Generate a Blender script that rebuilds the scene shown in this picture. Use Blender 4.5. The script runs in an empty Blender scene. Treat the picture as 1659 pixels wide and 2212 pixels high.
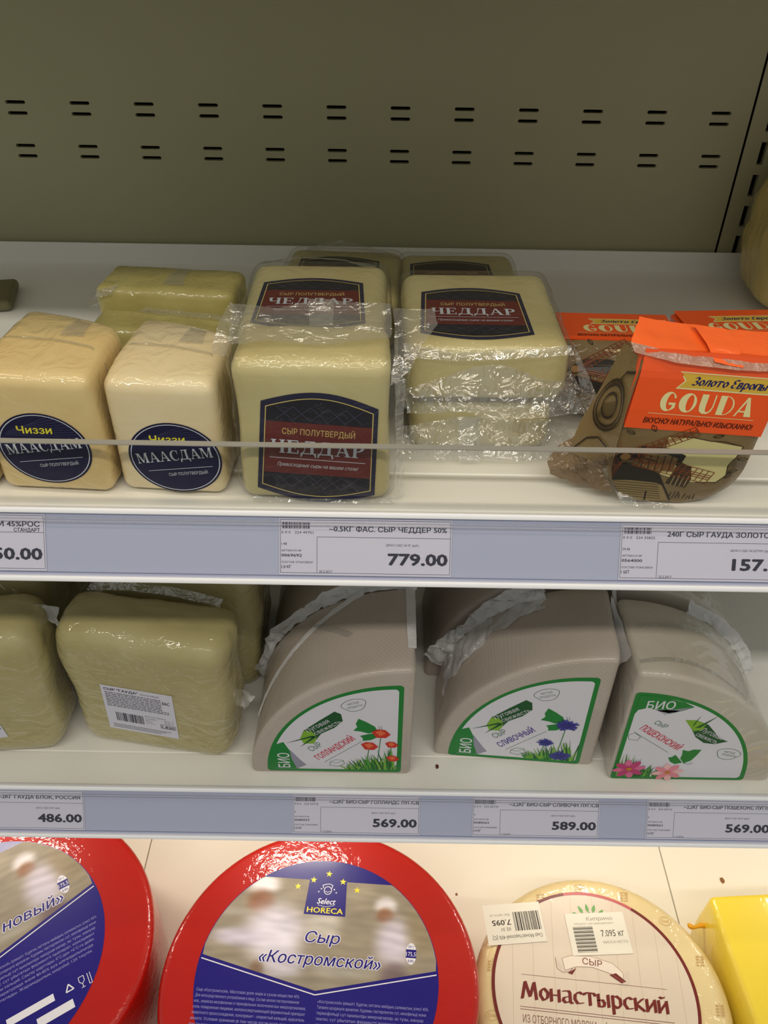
import bpy, bmesh, math, random
from mathutils import Vector, Matrix, noise
from mathutils.geometry import tessellate_polygon, delaunay_2d_cdt

S = bpy.context.scene
C = S.collection
MM = 0.001
H0 = 1.30                       # camera height above the shop floor, metres


def W(x, y, z):                 # millimetres measured from the camera point -> metres in the shop
    return Vector((x * MM, y * MM, z * MM + H0))


def srgb(r, g, b):
    def f(c):
        c = c / 255.0
        return c / 12.92 if c <= 0.04045 else ((c + 0.055) / 1.055) ** 2.4
    return (f(r), f(g), f(b), 1.0)


# ------------------------------------------------------------------ camera
PITCH, ROLL, YAW, FPX = 0.6723, 0.0164, 0.0011, 1795.7
fw = Vector((math.sin(YAW) * math.cos(PITCH), math.cos(YAW) * math.cos(PITCH), -math.sin(PITCH)))
rt = Vector((math.cos(YAW), -math.sin(YAW), 0))
dn = fw.cross(rt)
r2 = rt * math.cos(ROLL) - dn * math.sin(ROLL)
d2 = rt * math.sin(ROLL) + dn * math.cos(ROLL)
cam = bpy.data.cameras.new('camera')
cam.sensor_fit = 'VERTICAL'
cam.sensor_height = 24.0
cam.lens = FPX / 2212.0 * 24.0
cam.clip_start = 0.02
co = bpy.data.objects.new('camera', cam)
m = Matrix((r2, -d2, -fw)).transposed().to_4x4()
m.translation = W(0, 0, 0)
co.matrix_world = m
C.objects.link(co)
S.camera = co

# ------------------------------------------------------------------ world and light
w = bpy.data.worlds.new('shop')
S.world = w
w.use_nodes = True
w.node_tree.nodes['Background'].inputs[0].default_value = (0.96, 1.0, 0.94, 1)
w.node_tree.nodes['Background'].inputs[1].default_value = 0.37


def area(name, loc, target, sx, sy, power, color):
    L = bpy.data.lights.new(name, 'AREA')
    L.shape = 'RECTANGLE'
    L.size, L.size_y = sx, sy
    L.energy = power
    L.color = color
    o = bpy.data.objects.new(name, L)
    o.location = loc
    o.rotation_euler = (Vector(target) - Vector(loc)).to_track_quat('-Z', 'Y').to_euler()
    C.objects.link(o)
    return o


# long ceiling luminaire of the aisle, high above and in front of the cabinet
area('aisle_luminaire', W(0, -760, 1230), W(0, 380, -330), 2.6, 0.09, 18.5, (1.0, 0.93, 0.80))

S.view_settings.view_transform = 'Standard'
S.view_settings.look = 'None'
S.view_settings.exposure = 0.0
S.view_settings.gamma = 1.0
S.view_settings.use_curve_mapping = False

# ------------------------------------------------------------------ materials
MATS = {}


def mat(name, col, rough=0.5, col2=None, nscale=40, bump=0.0, bscale=200, coat=0.0, crough=0.12,
        wrinkle=0.0, wscale=70, sheen=0.0, weave=0.0, spec=0.4, stretch=(1, 1, 1), sss=0.0, metal=0.0):
    if name in MATS:
        return MATS[name]
    M = bpy.data.materials.new(name)
    M.use_nodes = True
    nt = M.node_tree
    N, L = nt.nodes, nt.links
    b = N['Principled BSDF']
    b.inputs['Base Color'].default_value = col
    b.inputs['Roughness'].default_value = rough
    b.inputs['Specular IOR Level'].default_value = spec
    b.inputs['Coat Weight'].default_value = coat
    b.inputs['Coat Roughness'].default_value = crough
    b.inputs['Metallic'].default_value = metal
    if sss:
        b.inputs['Subsurface Weight'].default_value = sss
        b.inputs['Subsurface Radius'].default_value = (0.012, 0.008, 0.004)
        b.inputs['Subsurface Scale'].default_value = 0.6
    if col2 or bump or wrinkle or weave:
        tc = N.new('ShaderNodeTexCoord')
    if col2:
        nz = N.new('ShaderNodeTexNoise')
        nz.inputs['Scale'].default_value = nscale
        nz.inputs['Detail'].default_value = 4
        mx = N.new('ShaderNodeMix')
        mx.data_type = 'RGBA'
        mx.inputs[6].default_value = col
        mx.inputs[7].default_value = col2
        L.new(tc.outputs['Object'], nz.inputs['Vector'])
        rp = N.new('ShaderNodeMapRange')
        rp.inputs[1].default_value = 0.32
        rp.inputs[2].default_value = 0.68
        L.new(nz.outputs['Fac'], rp.inputs[0])
        L.new(rp.outputs[0], mx.inputs[0])
        L.new(mx.outputs[2], b.inputs['Base Color'])
    prev = None
    if bump:
        nz = N.new('ShaderNodeTexNoise')
        nz.inputs['Scale'].default_value = bscale
        nz.inputs['Detail'].default_value = 5
        L.new(tc.outputs['Object'], nz.inputs['Vector'])
        bp = N.new('ShaderNodeBump')
        bp.inputs['Strength'].default_value = bump
        bp.inputs['Distance'].default_value = 0.002
        L.new(nz.outputs['Fac'], bp.inputs['Height'])
        prev = bp
    if weave:
        for ax in ('X', 'Z'):
            wv = N.new('ShaderNodeTexWave')
            wv.bands_direction = 'DIAGONAL' if ax == 'X' else ax
            wv.inputs['Scale'].default_value = 160
            wv.inputs['Distortion'].default_value = 0.6
            L.new(tc.outputs['Object'], wv.inputs['Vector'])
            bp = N.new('ShaderNodeBump')
            bp.inputs['Strength'].default_value = weave
            bp.inputs['Distance'].default_value = 0.001
            L.new(wv.outputs['Fac'], bp.inputs['Height'])
            if prev:
                L.new(prev.outputs[0], bp.inputs['Normal'])
            prev = bp
    if prev:
        L.new(prev.outputs[0], b.inputs['Normal'])
    if wrinkle:
        mp = N.new('ShaderNodeMapping')
        mp.inputs['Scale'].default_value = stretch
        L.new(tc.outputs['Object'], mp.inputs['Vector'])
        nz = N.new('ShaderNodeTexNoise')
        nz.inputs['Scale'].default_value = wscale
        nz.inputs['Detail'].default_value = 2.5
        nz.inputs['Roughness'].default_value = 0.55
        nz.inputs['Distortion'].default_value = 1.0
        L.new(mp.outputs[0], nz.inputs['Vector'])
        bp = N.new('ShaderNodeBump')
        bp.inputs['Strength'].default_value = wrinkle
        bp.inputs['Distance'].default_value = 0.006
        L.new(nz.outputs['Fac'], bp.inputs['Height'])
        L.new(bp.outputs[0], b.inputs['Coat Normal'])
    MATS[name] = M
    return M


def film(name, milk=0.05, rough=0.08, bump=0.6, bscale=90, gloss=0.10, tint=(0.96, 0.96, 0.95, 1), milkcol=(0.8, 0.8, 0.8, 1)):
    if name in MATS:
        return MATS[name]
    M = bpy.data.materials.new(name)
    M.use_nodes = True
    nt = M.node_tree
    N, L = nt.nodes, nt.links
    N.remove(N['Principled BSDF'])
    out = N['Material Output']
    tr = N.new('ShaderNodeBsdfTransparent')
    tr.inputs[0].default_value = tint
    di = N.new('ShaderNodeBsdfDiffuse')
    di.inputs[0].default_value = milkcol
    tl = N.new('ShaderNodeBsdfTranslucent')
    tl.inputs[0].default_value = milkcol
    gl = N.new('ShaderNodeBsdfGlossy')
    gl.inputs['Roughness'].default_value = rough
    m0 = N.new('ShaderNodeMixShader')
    m0.inputs[0].default_value = 0.25
    L.new(di.outputs[0], m0.inputs[1])
    L.new(tl.outputs[0], m0.inputs[2])
    m1 = N.new('ShaderNodeMixShader')
    m1.inputs[0].default_value = milk
    L.new(tr.outputs[0], m1.inputs[1])
    L.new(m0.outputs[0], m1.inputs[2])
    tc = N.new('ShaderNodeTexCoord')
    nz = N.new('ShaderNodeTexNoise')
    nz.inputs['Scale'].default_value = bscale
    nz.inputs['Detail'].default_value = 2.5
    nz.inputs['Distortion'].default_value = 1.5
    L.new(tc.outputs['Object'], nz.inputs['Vector'])
    bp = N.new('ShaderNodeBump')
    bp.inputs['Strength'].default_value = bump
    bp.inputs['Distance'].default_value = 0.006
    L.new(nz.outputs['Fac'], bp.inputs['Height'])
    L.new(bp.outputs[0], gl.inputs['Normal'])
    lf = N.new('ShaderNodeLayerWeight')
    lf.inputs['Blend'].default_value = 0.5
    pw = N.new('ShaderNodeMath')
    pw.operation = 'POWER'
    pw.inputs[1].default_value = 4.0
    L.new(lf.outputs['Facing'], pw.inputs[0])
    lw = N.new('ShaderNodeMath')
    lw.operation = 'MULTIPLY'
    lw.inputs[1].default_value = 0.5
    L.new(pw.outputs[0], lw.inputs[0])
    ad = N.new('ShaderNodeMath')
    ad.operation = 'ADD'
    ad.use_clamp = True
    ad.inputs[1].default_value = gloss
    L.new(lw.outputs[0], ad.inputs[0])
    m2 = N.new('ShaderNodeMixShader')
    L.new(ad.outputs[0], m2.inputs[0])
    L.new(m1.outputs[0], m2.inputs[1])
    L.new(gl.outputs[0], m2.inputs[2])
    L.new(m2.outputs[0], out.inputs[0])
    MATS[name] = M
    return M


def ink(r, g, b, rough=0.4):
    return mat('ink_%d_%d_%d' % (r, g, b), srgb(r, g, b), rough)


def photo_mat():
    if 'printed_photo' in MATS:
        return MATS['printed_photo']
    M = bpy.data.materials.new('printed_photo')
    M.use_nodes = True
    nt = M.node_tree
    b = nt.nodes['Principled BSDF']
    b.inputs['Roughness'].default_value = 0.55
    a = nt.nodes.new('ShaderNodeVertexColor')
    a.layer_name = 'print'
    nt.links.new(a.outputs[0], b.inputs['Base Color'])
    MATS['printed_photo'] = M
    return M


CREAM_METAL = mat('cream_metal', srgb(166, 162, 130), 0.45, bump=0.03, bscale=500)
WHITE_METAL = mat('white_metal', srgb(238, 236, 230), 0.35, bump=0.02, bscale=400)
DECK_METAL = mat('deck_metal', srgb(238, 232, 219), 0.4, bump=0.02, bscale=400)
DARK = mat('dark_void', srgb(14, 13, 10), 0.9)
RAIL = mat('rail_plastic', srgb(178, 184, 204), 0.35)
RAIL_WHITE = mat('rail_white', srgb(240, 240, 246), 0.3)
PAPER = mat('tag_paper', srgb(212, 210, 222), 0.6)
CLEAR = film('clear_cover', 0.02, 0.1, 0.0, 50, 0.01, (0.97, 0.97, 0.99, 1))
ACRYLIC = film('acrylic_sheet', 0.004, 0.05, 0.0, 50, 0.0, (0.985, 0.985, 0.98, 1))
ACRYLIC_EDGE = mat('acrylic_edge', srgb(150, 148, 142), 0.5)
FILM = film('clear_film', 0.015, 0.035, 0.6, 70, 0.04, (0.985, 0.985, 0.98, 1))
FILM_FOLD = film('folded_film', 0.13, 0.035, 0.8, 90, 0.20, (0.98, 0.98, 0.97, 1), milkcol=(0.9, 0.9, 0.88, 1))
FILM_MILK = film('milky_film', 0.74, 0.15, 1.0, 150, 0.10, milkcol=(0.92, 0.92, 0.95, 1))
INKD = ink(28, 28, 52)


# ------------------------------------------------------------------ mesh helpers
def mk(name, verts, faces, mats, parent=None, loc=None, smooth=True, midx=None, sharp=None, scale=MM):
    me = bpy.data.meshes.new(name)
    me.from_pydata([(v[0] * scale, v[1] * scale, v[2] * scale) for v in verts], [], faces)
    if not isinstance(mats, (list, tuple)):
        mats = [mats]
    for q in mats:
        me.materials.append(q)
    if midx:
        me.polygons.foreach_set('material_index', midx)
    if smooth:
        me.polygons.foreach_set('use_smooth', [True] * len(me.polygons))
        if sharp:
            me.set_sharp_from_angle(angle=math.radians(sharp))
    me.update()
    o = bpy.data.objects.new(name, me)
    C.objects.link(o)
    if parent:
        o.parent = parent
    if loc is not None:
        o.location = loc
    return o


LIFT = 0.0


def thing(name, label, cat, x, y, z, rz=0, group=None, rx=0, ry=0):
    o = bpy.data.objects.new(name, None)
    o.empty_display_size = 0.02
    C.objects.link(o)
    o.location = W(x, y, z + LIFT)
    o.rotation_euler = (math.radians(rx), math.radians(ry), math.radians(rz))
    o['label'] = label
    o['category'] = cat
    if group:
        o['group'] = group
    return o


def boxgeo(x0, x1, y0, y1, z0, z1):
    v = [(x, y, z) for x in (x0, x1) for y in (y0, y1) for z in (z0, z1)]
    f = [(0, 1, 3, 2), (4, 6, 7, 5), (0, 4, 5, 1), (2, 3, 7, 6), (0, 2, 6, 4), (1, 5, 7, 3)]
    return v, f


def bevbox(name, x0, x1, y0, y1, z0, z1, r, m, parent=None, seg=2):
    bm = bmesh.new()
    v, f = boxgeo(x0, x1, y0, y1, z0, z1)
    vs = [bm.verts.new([c * MM for c in p]) for p in v]
    for q in f:
        bm.faces.new([vs[i] for i in q])
    bmesh.ops.recalc_face_normals(bm, faces=bm.faces)
    if r:
        bmesh.ops.bevel(bm, geom=bm.edges[:], offset=r * MM, segments=seg, affect='EDGES', profile=0.5)
    me = bpy.data.meshes.new(name)
    bm.to_mesh(me)
    bm.free()
    me.materials.append(m)
    if r:
        me.polygons.foreach_set('use_smooth', [True] * len(me.polygons))
        me.set_sharp_from_angle(angle=math.radians(40))
    o = bpy.data.objects.new(name, me)
    C.objects.link(o)
    if parent:
        o.parent = parent
    return o


def axis_coords(h, r, n, k=4):
    a = [-h]
    for i in range(1, k + 1):
        a.append(-h + r * (1 - math.cos(math.pi / 2 * i / k)) if i < k else -h + r)
    inner = [-(h - r) + 2 * (h - r) * i / n for i in range(1, n)]
    left = sorted(set(a))
    right = [-q for q in reversed(left)]
    return left + inner + right


def rbox(sx, sy, sz, r, n=8, deform=None, amp=0.0, nsc=0.02, seed=0, k=4, flat=None):
    """rounded block sx*sy*sz mm standing on z=0, centred in x and y"""
    hx, hy, hz = sx / 2, sy / 2, sz / 2
    r = min(r, hx * .95, hy * .95, hz * .95)
    X, Y, Z = (axis_coords(h, r, n, k) for h in (hx, hy, hz))
    idx, verts, faces = {}, [], []

    def vid(p):
        key = (round(p[0], 4), round(p[1], 4), round(p[2], 4))
        if key not in idx:
            idx[key] = len(verts)
            verts.append(p)
        return idx[key]

    def grid(A, B, fn, flip):
        for i in range(len(A) - 1):
            for j in range(len(B) - 1):
                q = [vid(fn(A[i], B[j])), vid(fn(A[i + 1], B[j])), vid(fn(A[i + 1], B[j + 1])), vid(fn(A[i], B[j + 1]))]
                faces.append(tuple(reversed(q)) if flip else tuple(q))
    grid(X, Y, lambda a, b: (a, b, hz), False)
    grid(X, Y, lambda a, b: (a, b, -hz), True)
    grid(X, Z, lambda a, b: (a, -hy, b), False)
    grid(X, Z, lambda a, b: (a, hy, b), True)
    grid(Y, Z, lambda a, b: (hx, a, b), False)
    grid(Y, Z, lambda a, b: (-hx, a, b), True)
    out = []
    for p in verts:
        p = Vector(p)
        q = Vector((max(-(hx - r), min(hx - r, p.x)), max(-(hy - r), min(hy - r, p.y)), max(-(hz - r), min(hz - r, p.z))))
        d = p - q
        if d.length > 1e-9:
            nrm = d.normalized()
            p = q + nrm * r
            if amp:
                s = noise.noise(Vector((p.x * nsc + seed * 7.3, p.y * nsc + seed, p.z * nsc - seed * 3.1)))
                s += 0.4 * noise.noise(Vector((p.x * nsc * 3 + seed * 2.3, p.y * nsc * 3, p.z * nsc * 3 - seed)))
                e = (1 - max(0, nrm.dot(Vector(flat))) ** 2 if flat else 1) * (1 - max(0, -nrm.z) ** 2)
                p = p + nrm * s * amp * e
        p.z += hz
        if deform:
            p = deform(p)
        out.append(p)
    zmin = min(q.z for q in out)
    for q in out:
        q.z -= zmin
    return out, faces


def lathe(prof, n=96):
    """prof: list of (r,z) bottom -> top; closed with poles when r==0"""
    verts, faces, rings = [], [], []
    for r, z in prof:
        if r < 1e-6:
            rings.append([len(verts)])
            verts.append((0, 0, z))
        else:
            rings.append(list(range(len(verts), len(verts) + n)))
            verts += [(r * math.cos(2 * math.pi * i / n), r * math.sin(2 * math.pi * i / n), z) for i in range(n)]
    for a, b in zip(rings, rings[1:]):
        for i in range(n):
            j = (i + 1) % n
            if len(a) == 1:
                faces.append((a[0], b[j], b[i]))
            elif len(b) == 1:
                faces.append((a[i], a[j], b[0]))
            else:
                faces.append((a[i], a[j], b[j], b[i]))
    return verts, faces


def extrude_x(name, prof, x0, x1, m, parent, smooth=False):
    """prof: closed (y,z) loop, extruded along x"""
    n = len(prof)
    v = [(x0, y, z) for y, z in prof] + [(x1, y, z) for y, z in prof]
    f = [(i, (i + 1) % n, n + (i + 1) % n, n + i) for i in range(n)] + [tuple(reversed(range(n))), tuple(range(n, 2 * n))]
    return mk(name, v, f, m, parent, smooth=smooth, sharp=35 if smooth else None)


def ribbon(name, A, B, parent, m, n=26, k=6, amp=1.5, nsc=0.08, seed=0, zmin=0.6):
    """crumpled film sheet spanned between polylines A and B"""
    def resample(P, n):
        P = [Vector(p) for p in P]
        L = [0]
        for a, b in zip(P, P[1:]):
            L.append(L[-1] + (b - a).length)
        out = []
        for i in range(n):
            t = L[-1] * i / (n - 1)
            for j in range(len(P) - 1):
                if t <= L[j + 1] + 1e-9:
                    u = (t - L[j]) / max(1e-9, L[j + 1] - L[j])
                    out.append(P[j].lerp(P[j + 1], u))
                    break
        return out
    a, b = resample(A, n), resample(B, n)
    verts = []
    for i in range(n):
        for j in range(k):
            p = a[i].lerp(b[i], j / (k - 1))
            q = p * nsc
            nv = noise.noise_vector(Vector((q.x + seed * 5.1, q.y - seed * 2.2, q.z + seed)))
            nv2 = noise.noise_vector(Vector((q.x * 3 + seed, q.y * 3 + seed * 3, q.z * 3)))
            e = 1.0 if 0 < j < k - 1 else 0.55
            p = p + (nv + nv2 * 0.5) * amp * e
            p.z = max(p.z, zmin)
            verts.append(p)
    faces = [(i * k + j, (i + 1) * k + j, (i + 1) * k + j + 1, i * k + j + 1) for i in range(n - 1) for j in range(k - 1)]
    return mk(name, verts, faces, m, parent)


# ------------------------------------------------------------------ flat print
_TC = {}


def _area(L):
    return sum(L[i - 1][0] * L[i][1] - L[i][0] * L[i - 1][1] for i in range(len(L))) / 2


def _rawtext(s, bold=0):
    """flat letters as (vertices with a small layer number, triangles); overlapping strokes of a letter get different layers"""
    if s not in _TC:
        cu = bpy.data.curves.new('t', 'FONT')
        cu.body = s
        cu.size = 1
        cu.resolution_u = 2
        cu.fill_mode = 'NONE'
        o = bpy.data.objects.new('t', cu)
        C.objects.link(o)
        bpy.context.view_layer.update()
        dg = bpy.context.evaluated_depsgraph_get()
        me = o.evaluated_get(dg).to_mesh()
        co_ = [(p.co.x, p.co.y) for p in me.vertices]
        nb = {}
        for e in me.edges:
            a, b = e.vertices
            nb.setdefault(a, []).append(b)
            nb.setdefault(b, []).append(a)
        o.evaluated_get(dg).to_mesh_clear()
        bpy.data.objects.remove(o)
        bpy.data.curves.remove(cu)
        loops, seen = [], set()
        for st in sorted(nb):
            if st in seen:
                continue
            L, cur = [], st
            while cur is not None and cur not in seen:
                seen.add(cur)
                L.append(cur)
                cur = next((q for q in nb[cur] if q not in seen), None)
            # vertices run in index order along a contour, so the order keeps the drawing direction
            if len(L) > 2 and L[1] > L[-1]:
                L = [L[0]] + L[:0:-1]
            P = [co_[q] for q in L]
            P = [p for k, p in enumerate(P) if math.hypot(p[0] - P[k - 1][0], p[1] - P[k - 1][1]) > 1e-5]
            if len(P) > 2 and abs(_area(P)) > 1e-5:
                loops.append(P)
        # letters that touch in x form a cluster; keep what the contours wind around
        loops.sort(key=lambda L: min(p[0] for p in L))
        clusters, right = [], -1e9
        for L in loops:
            if min(p[0] for p in L) > right or not clusters:
                clusters.append([])
            clusters[-1].append(L)
            right = max(right, max(p[0] for p in L))
        v, f = [], []
        for cl_ in clusters:
            pts, eds = [], []
            for L in cl_:
                b = len(pts)
                pts += [Vector(p) for p in L]
                eds += [(b + k, b + (k + 1) % len(L)) for k in range(len(L))]
            ov, _, of, *_r = delaunay_2d_cdt(pts, eds, [], 0, 1e-5)
            b = len(v)
            v += [(p[0], p[1], 0.0) for p in ov]
            for q in of:
                a_, b_, c_ = (ov[i] for i in q)
                m_ = (a_ + b_ + c_) / 3
                wn_ = 0
                for L in cl_:
                    for k in range(len(L)):
                        p0, p1 = L[k - 1], L[k]
                        up_ = p0[1] <= m_.y < p1[1]
                        dn_ = p1[1] <= m_.y < p0[1]
                        if up_ or dn_:
                            xx = p0[0] + (m_.y - p0[1]) / (p1[1] - p0[1]) * (p1[0] - p0[0])
                            if xx > m_.x:
                                wn_ += 1 if up_ else -1
                if wn_:
                    ar = (b_.x - a_.x) * (c_.y - a_.y) - (b_.y - a_.y) * (c_.x - a_.x)
                    f.append(tuple(i + b for i in (q if ar > 0 else (q[0], q[2], q[1]))))
        _TC[s] = (v, f)
    return _TC[s]


def _cap():
    v, f = _rawtext('Н', 0.0)
    return max(p[1] for p in v)


NIB = {
    'о': (.85, [[(.4, 1), (.15, .75), (.1, .4), (.35, 0), (.65, .25), (.7, .65), (.4, 1)]]),
    'н': (.9, [[(.1, 1), (.1, 0)], [(.7, 1), (.7, 0)], [(.1, .5), (.7, .55)]]),
    'а': (.9, [[(.15, .95), (.55, 1), (.65, .85), (.65, .1), (.8, 0)], [(.65, .55), (.2, .45), (.1, .2), (.3, 0), (.65, .2)]]),
    'с': (.85, [[(.7, .85), (.45, 1), (.15, .75), (.1, .4), (.3, .05), (.7, .12)]]),
    'т': (.98, [[(0, .8), (.1, 1), (.75, 1), (.85, .8)], [(.42, 1), (.42, 0)]]),
    'ы': (1.08, [[(.1, 1), (.1, 0), (.45, 0), (.55, .3), (.4, .55), (.1, .5)], [(.85, 1), (.85, 0)]]),
    'р': (.9, [[(.12, 1), (.12, -.5)], [(.12, .8), (.4, 1), (.7, .75), (.7, .3), (.45, 0), (.12, .2)]]),
    'к': (.88, [[(.1, 1), (.1, 0)], [(.7, 1), (.15, .5), (.75, 0)]]),
    'и': (.9, [[(.1, 1), (.1, 0)], [(.1, .1), (.7, .9)], [(.7, 1), (.7, 0)]]),
    'й': (.9, [[(.1, 1), (.1, 0)], [(.1, .1), (.7, .9)], [(.7, 1), (.7, 0)], [(.25, 1.3), (.4, 1.18), (.55, 1.3)]]),
    'л': (.9, [[(0, 0), (.15, .1), (.3, 1), (.7, 1), (.7, 0)]]),
    'в': (.8, [[(.1, 1), (.1, 0), (.5, 0), (.6, .25), (.45, .5), (.1, .55)], [(.45, .5), (.55, .75), (.4, 1), (.1, 1)]]),
    'п': (.9, [[(.1, 1), (.1, 0)], [(.7, 1), (.7, 0)], [(.1, 1), (.7, 1)]]),
    'М': (1.3, [[(0, 0), (.25, 1.4)], [(.25, 1.4), (.6, .2)], [(.6, .2), (.95, 1.4)], [(.95, 1.4), (1.1, 0)]]),
    'З': (.88, [[(.1, 1.2), (.35, 1.4), (.65, 1.2), (.6, .9), (.3, .75), (.65, .55), (.7, .25), (.4, 0), (.05, .15)]]),
    'Е': (.9, [[(.75, 1.3), (.45, 1.4), (.15, 1.2), (.2, .85), (.45, .75)], [(.45, .75), (.1, .5), (.1, .15), (.4, 0), (.75, .15)]]),
    ' ': (.5, []),
}


def _bowl(x0, x1, y0, y1, t, n=10):
    """right-hand bowl (half ring) as polygon"""
    cy, ry = (y0 + y1) / 2, (y1 - y0) / 2
    o = [(x0 + (x1 - x0) * math.sin(math.pi * i / n), cy + ry * math.cos(math.pi * i / n)) for i in range(n + 1)]
    i_ = [(x0 + (x1 - t - x0) * math.sin(math.pi * i / n), cy + (ry - t * .35) * math.cos(math.pi * i / n)) for i in range(n + 1)]
    return o + i_[::-1]


def _rect(x0, x1, y0, y1):
    return [(x0, y0), (x1, y0), (x1, y1), (x0, y1)]


def _cres(x0, x1):
    cx, rx = (x0 + x1) / 2, (x1 - x0) / 2
    o = [(cx + rx * math.cos(math.radians(a)), .5 + .52 * math.sin(math.radians(a))) for a in range(40, 321, 20)]
    i_ = [(cx + .06 + (rx - .16) * math.cos(math.radians(a)), .5 + .46 * math.sin(math.radians(a))) for a in range(320, 39, -20)]
    return o + i_


SERIF = {
    'Ч': (.98, [_rect(.1, .28, .52, 1), [(.1, .55), (.16, .42), (.3, .38), (.62, .46), (.62, .52), (.34, .46), (.28, .55)], _rect(.62, .82, 0, 1),
               _rect(.02, .36, .94, 1), _rect(.54, .9, .94, 1), _rect(.54, .9, 0, .06)]),
    'Е': (.86, [_rect(.1, .3, 0, 1), _rect(.02, .72, .93, 1), _rect(.02, .74, 0, .07), _rect(.3, .56, .47, .54), _rect(.66, .72, .74, 1),
               _rect(.68, .75, 0, .28), _rect(.52, .57, .36, .65)]),
    'Д': (1.06, [_rect(.62, .82, .05, 1), [(.34, 1), (.42, 1), (.26, .2), (.14, .05), (.08, .05), (.24, .3)], _rect(.28, .9, .93, 1), _rect(.02, .98, .02, .1),
                [(.02, .1), (.02, -.22), (.07, -.22), (.16, .02)], [(.98, .1), (.98, -.22), (.93, -.22), (.84, .02)]]),
    'А': (1.04, [[(.42, 1), (.56, 1), (.96, 0), (.74, 0)], [(.42, 1), (.48, .9), (.2, 0), (.13, 0)], _rect(.25, .72, .3, .37), _rect(.02, .32, 0, .06), _rect(.64, 1.02, 0, .06)]),
    'Р': (.86, [_rect(.12, .32, 0, 1), _bowl(.3, .78, .42, 1, .2), _rect(.03, .42, 0, .06), _rect(.03, .34, .94, 1)]),
    'М': (1.24, [_rect(.12, .18, 0, 1), [(.12, 1), (.34, 1), (.66, .12), (.56, .0)], [(.56, 0), (.64, .1), (.96, 1), (.9, 1)], _rect(.88, 1.08, 0, 1), _rect(.02, .3, 0, .06),
                _rect(.78, 1.18, 0, .06), _rect(.02, .2, .94, 1), _rect(1.0, 1.18, .94, 1)]),
    'С': (.96, [_cres(.04, .96), _rect(.78, .84, .62, 1.0)]),
}


def _ell(cx, cy, rx, ry, n=28, a0=0, a1=360):
    return [(cx + rx * math.cos(math.radians(a0 + (a1 - a0) * i / n)), cy + ry * math.sin(math.radians(a0 + (a1 - a0) * i / n))) for i in range(n + (0 if a1 - a0 == 360 else 1))]


DECO = {
    'G': (1.0, [(_ell(.45, .5, .45, .5, 28, 25, 335), _ell(.56, .5, .2, .42, 28, 25, 335)), [(.5, .34), (.9, .34), (.9, .46), (.5, .46)], [(.72, .06), (.9, .2), (.9, .42), (.72, .42)]]),
    'O': (1.08, [('hole', _ell(.5, .5, .5, .5), _ell(.62, .5, .2, .42))]),
    'U': (1.0, [_rect(.04, .42, .35, 1), [(.04, .38), (.12, .12), (.32, 0), (.6, .0), (.8, .14), (.88, .38), (.8, .38), (.7, .16), (.55, .09), (.46, .16), (.42, .38)], _rect(.8, .88, .35, 1)]),
    'D': (1.0, [_rect(.04, .42, 0, 1), _bowl(.4, .96, 0, 1, .1)]),
    'A': (1.05, [[(.52, 1), (.66, 1), (1.04, 0), (.62, 0)], [(.52, 1), (.58, .86), (.12, 0), (.02, 0)], _rect(.26, .7, .22, .3)]),
}


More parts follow.
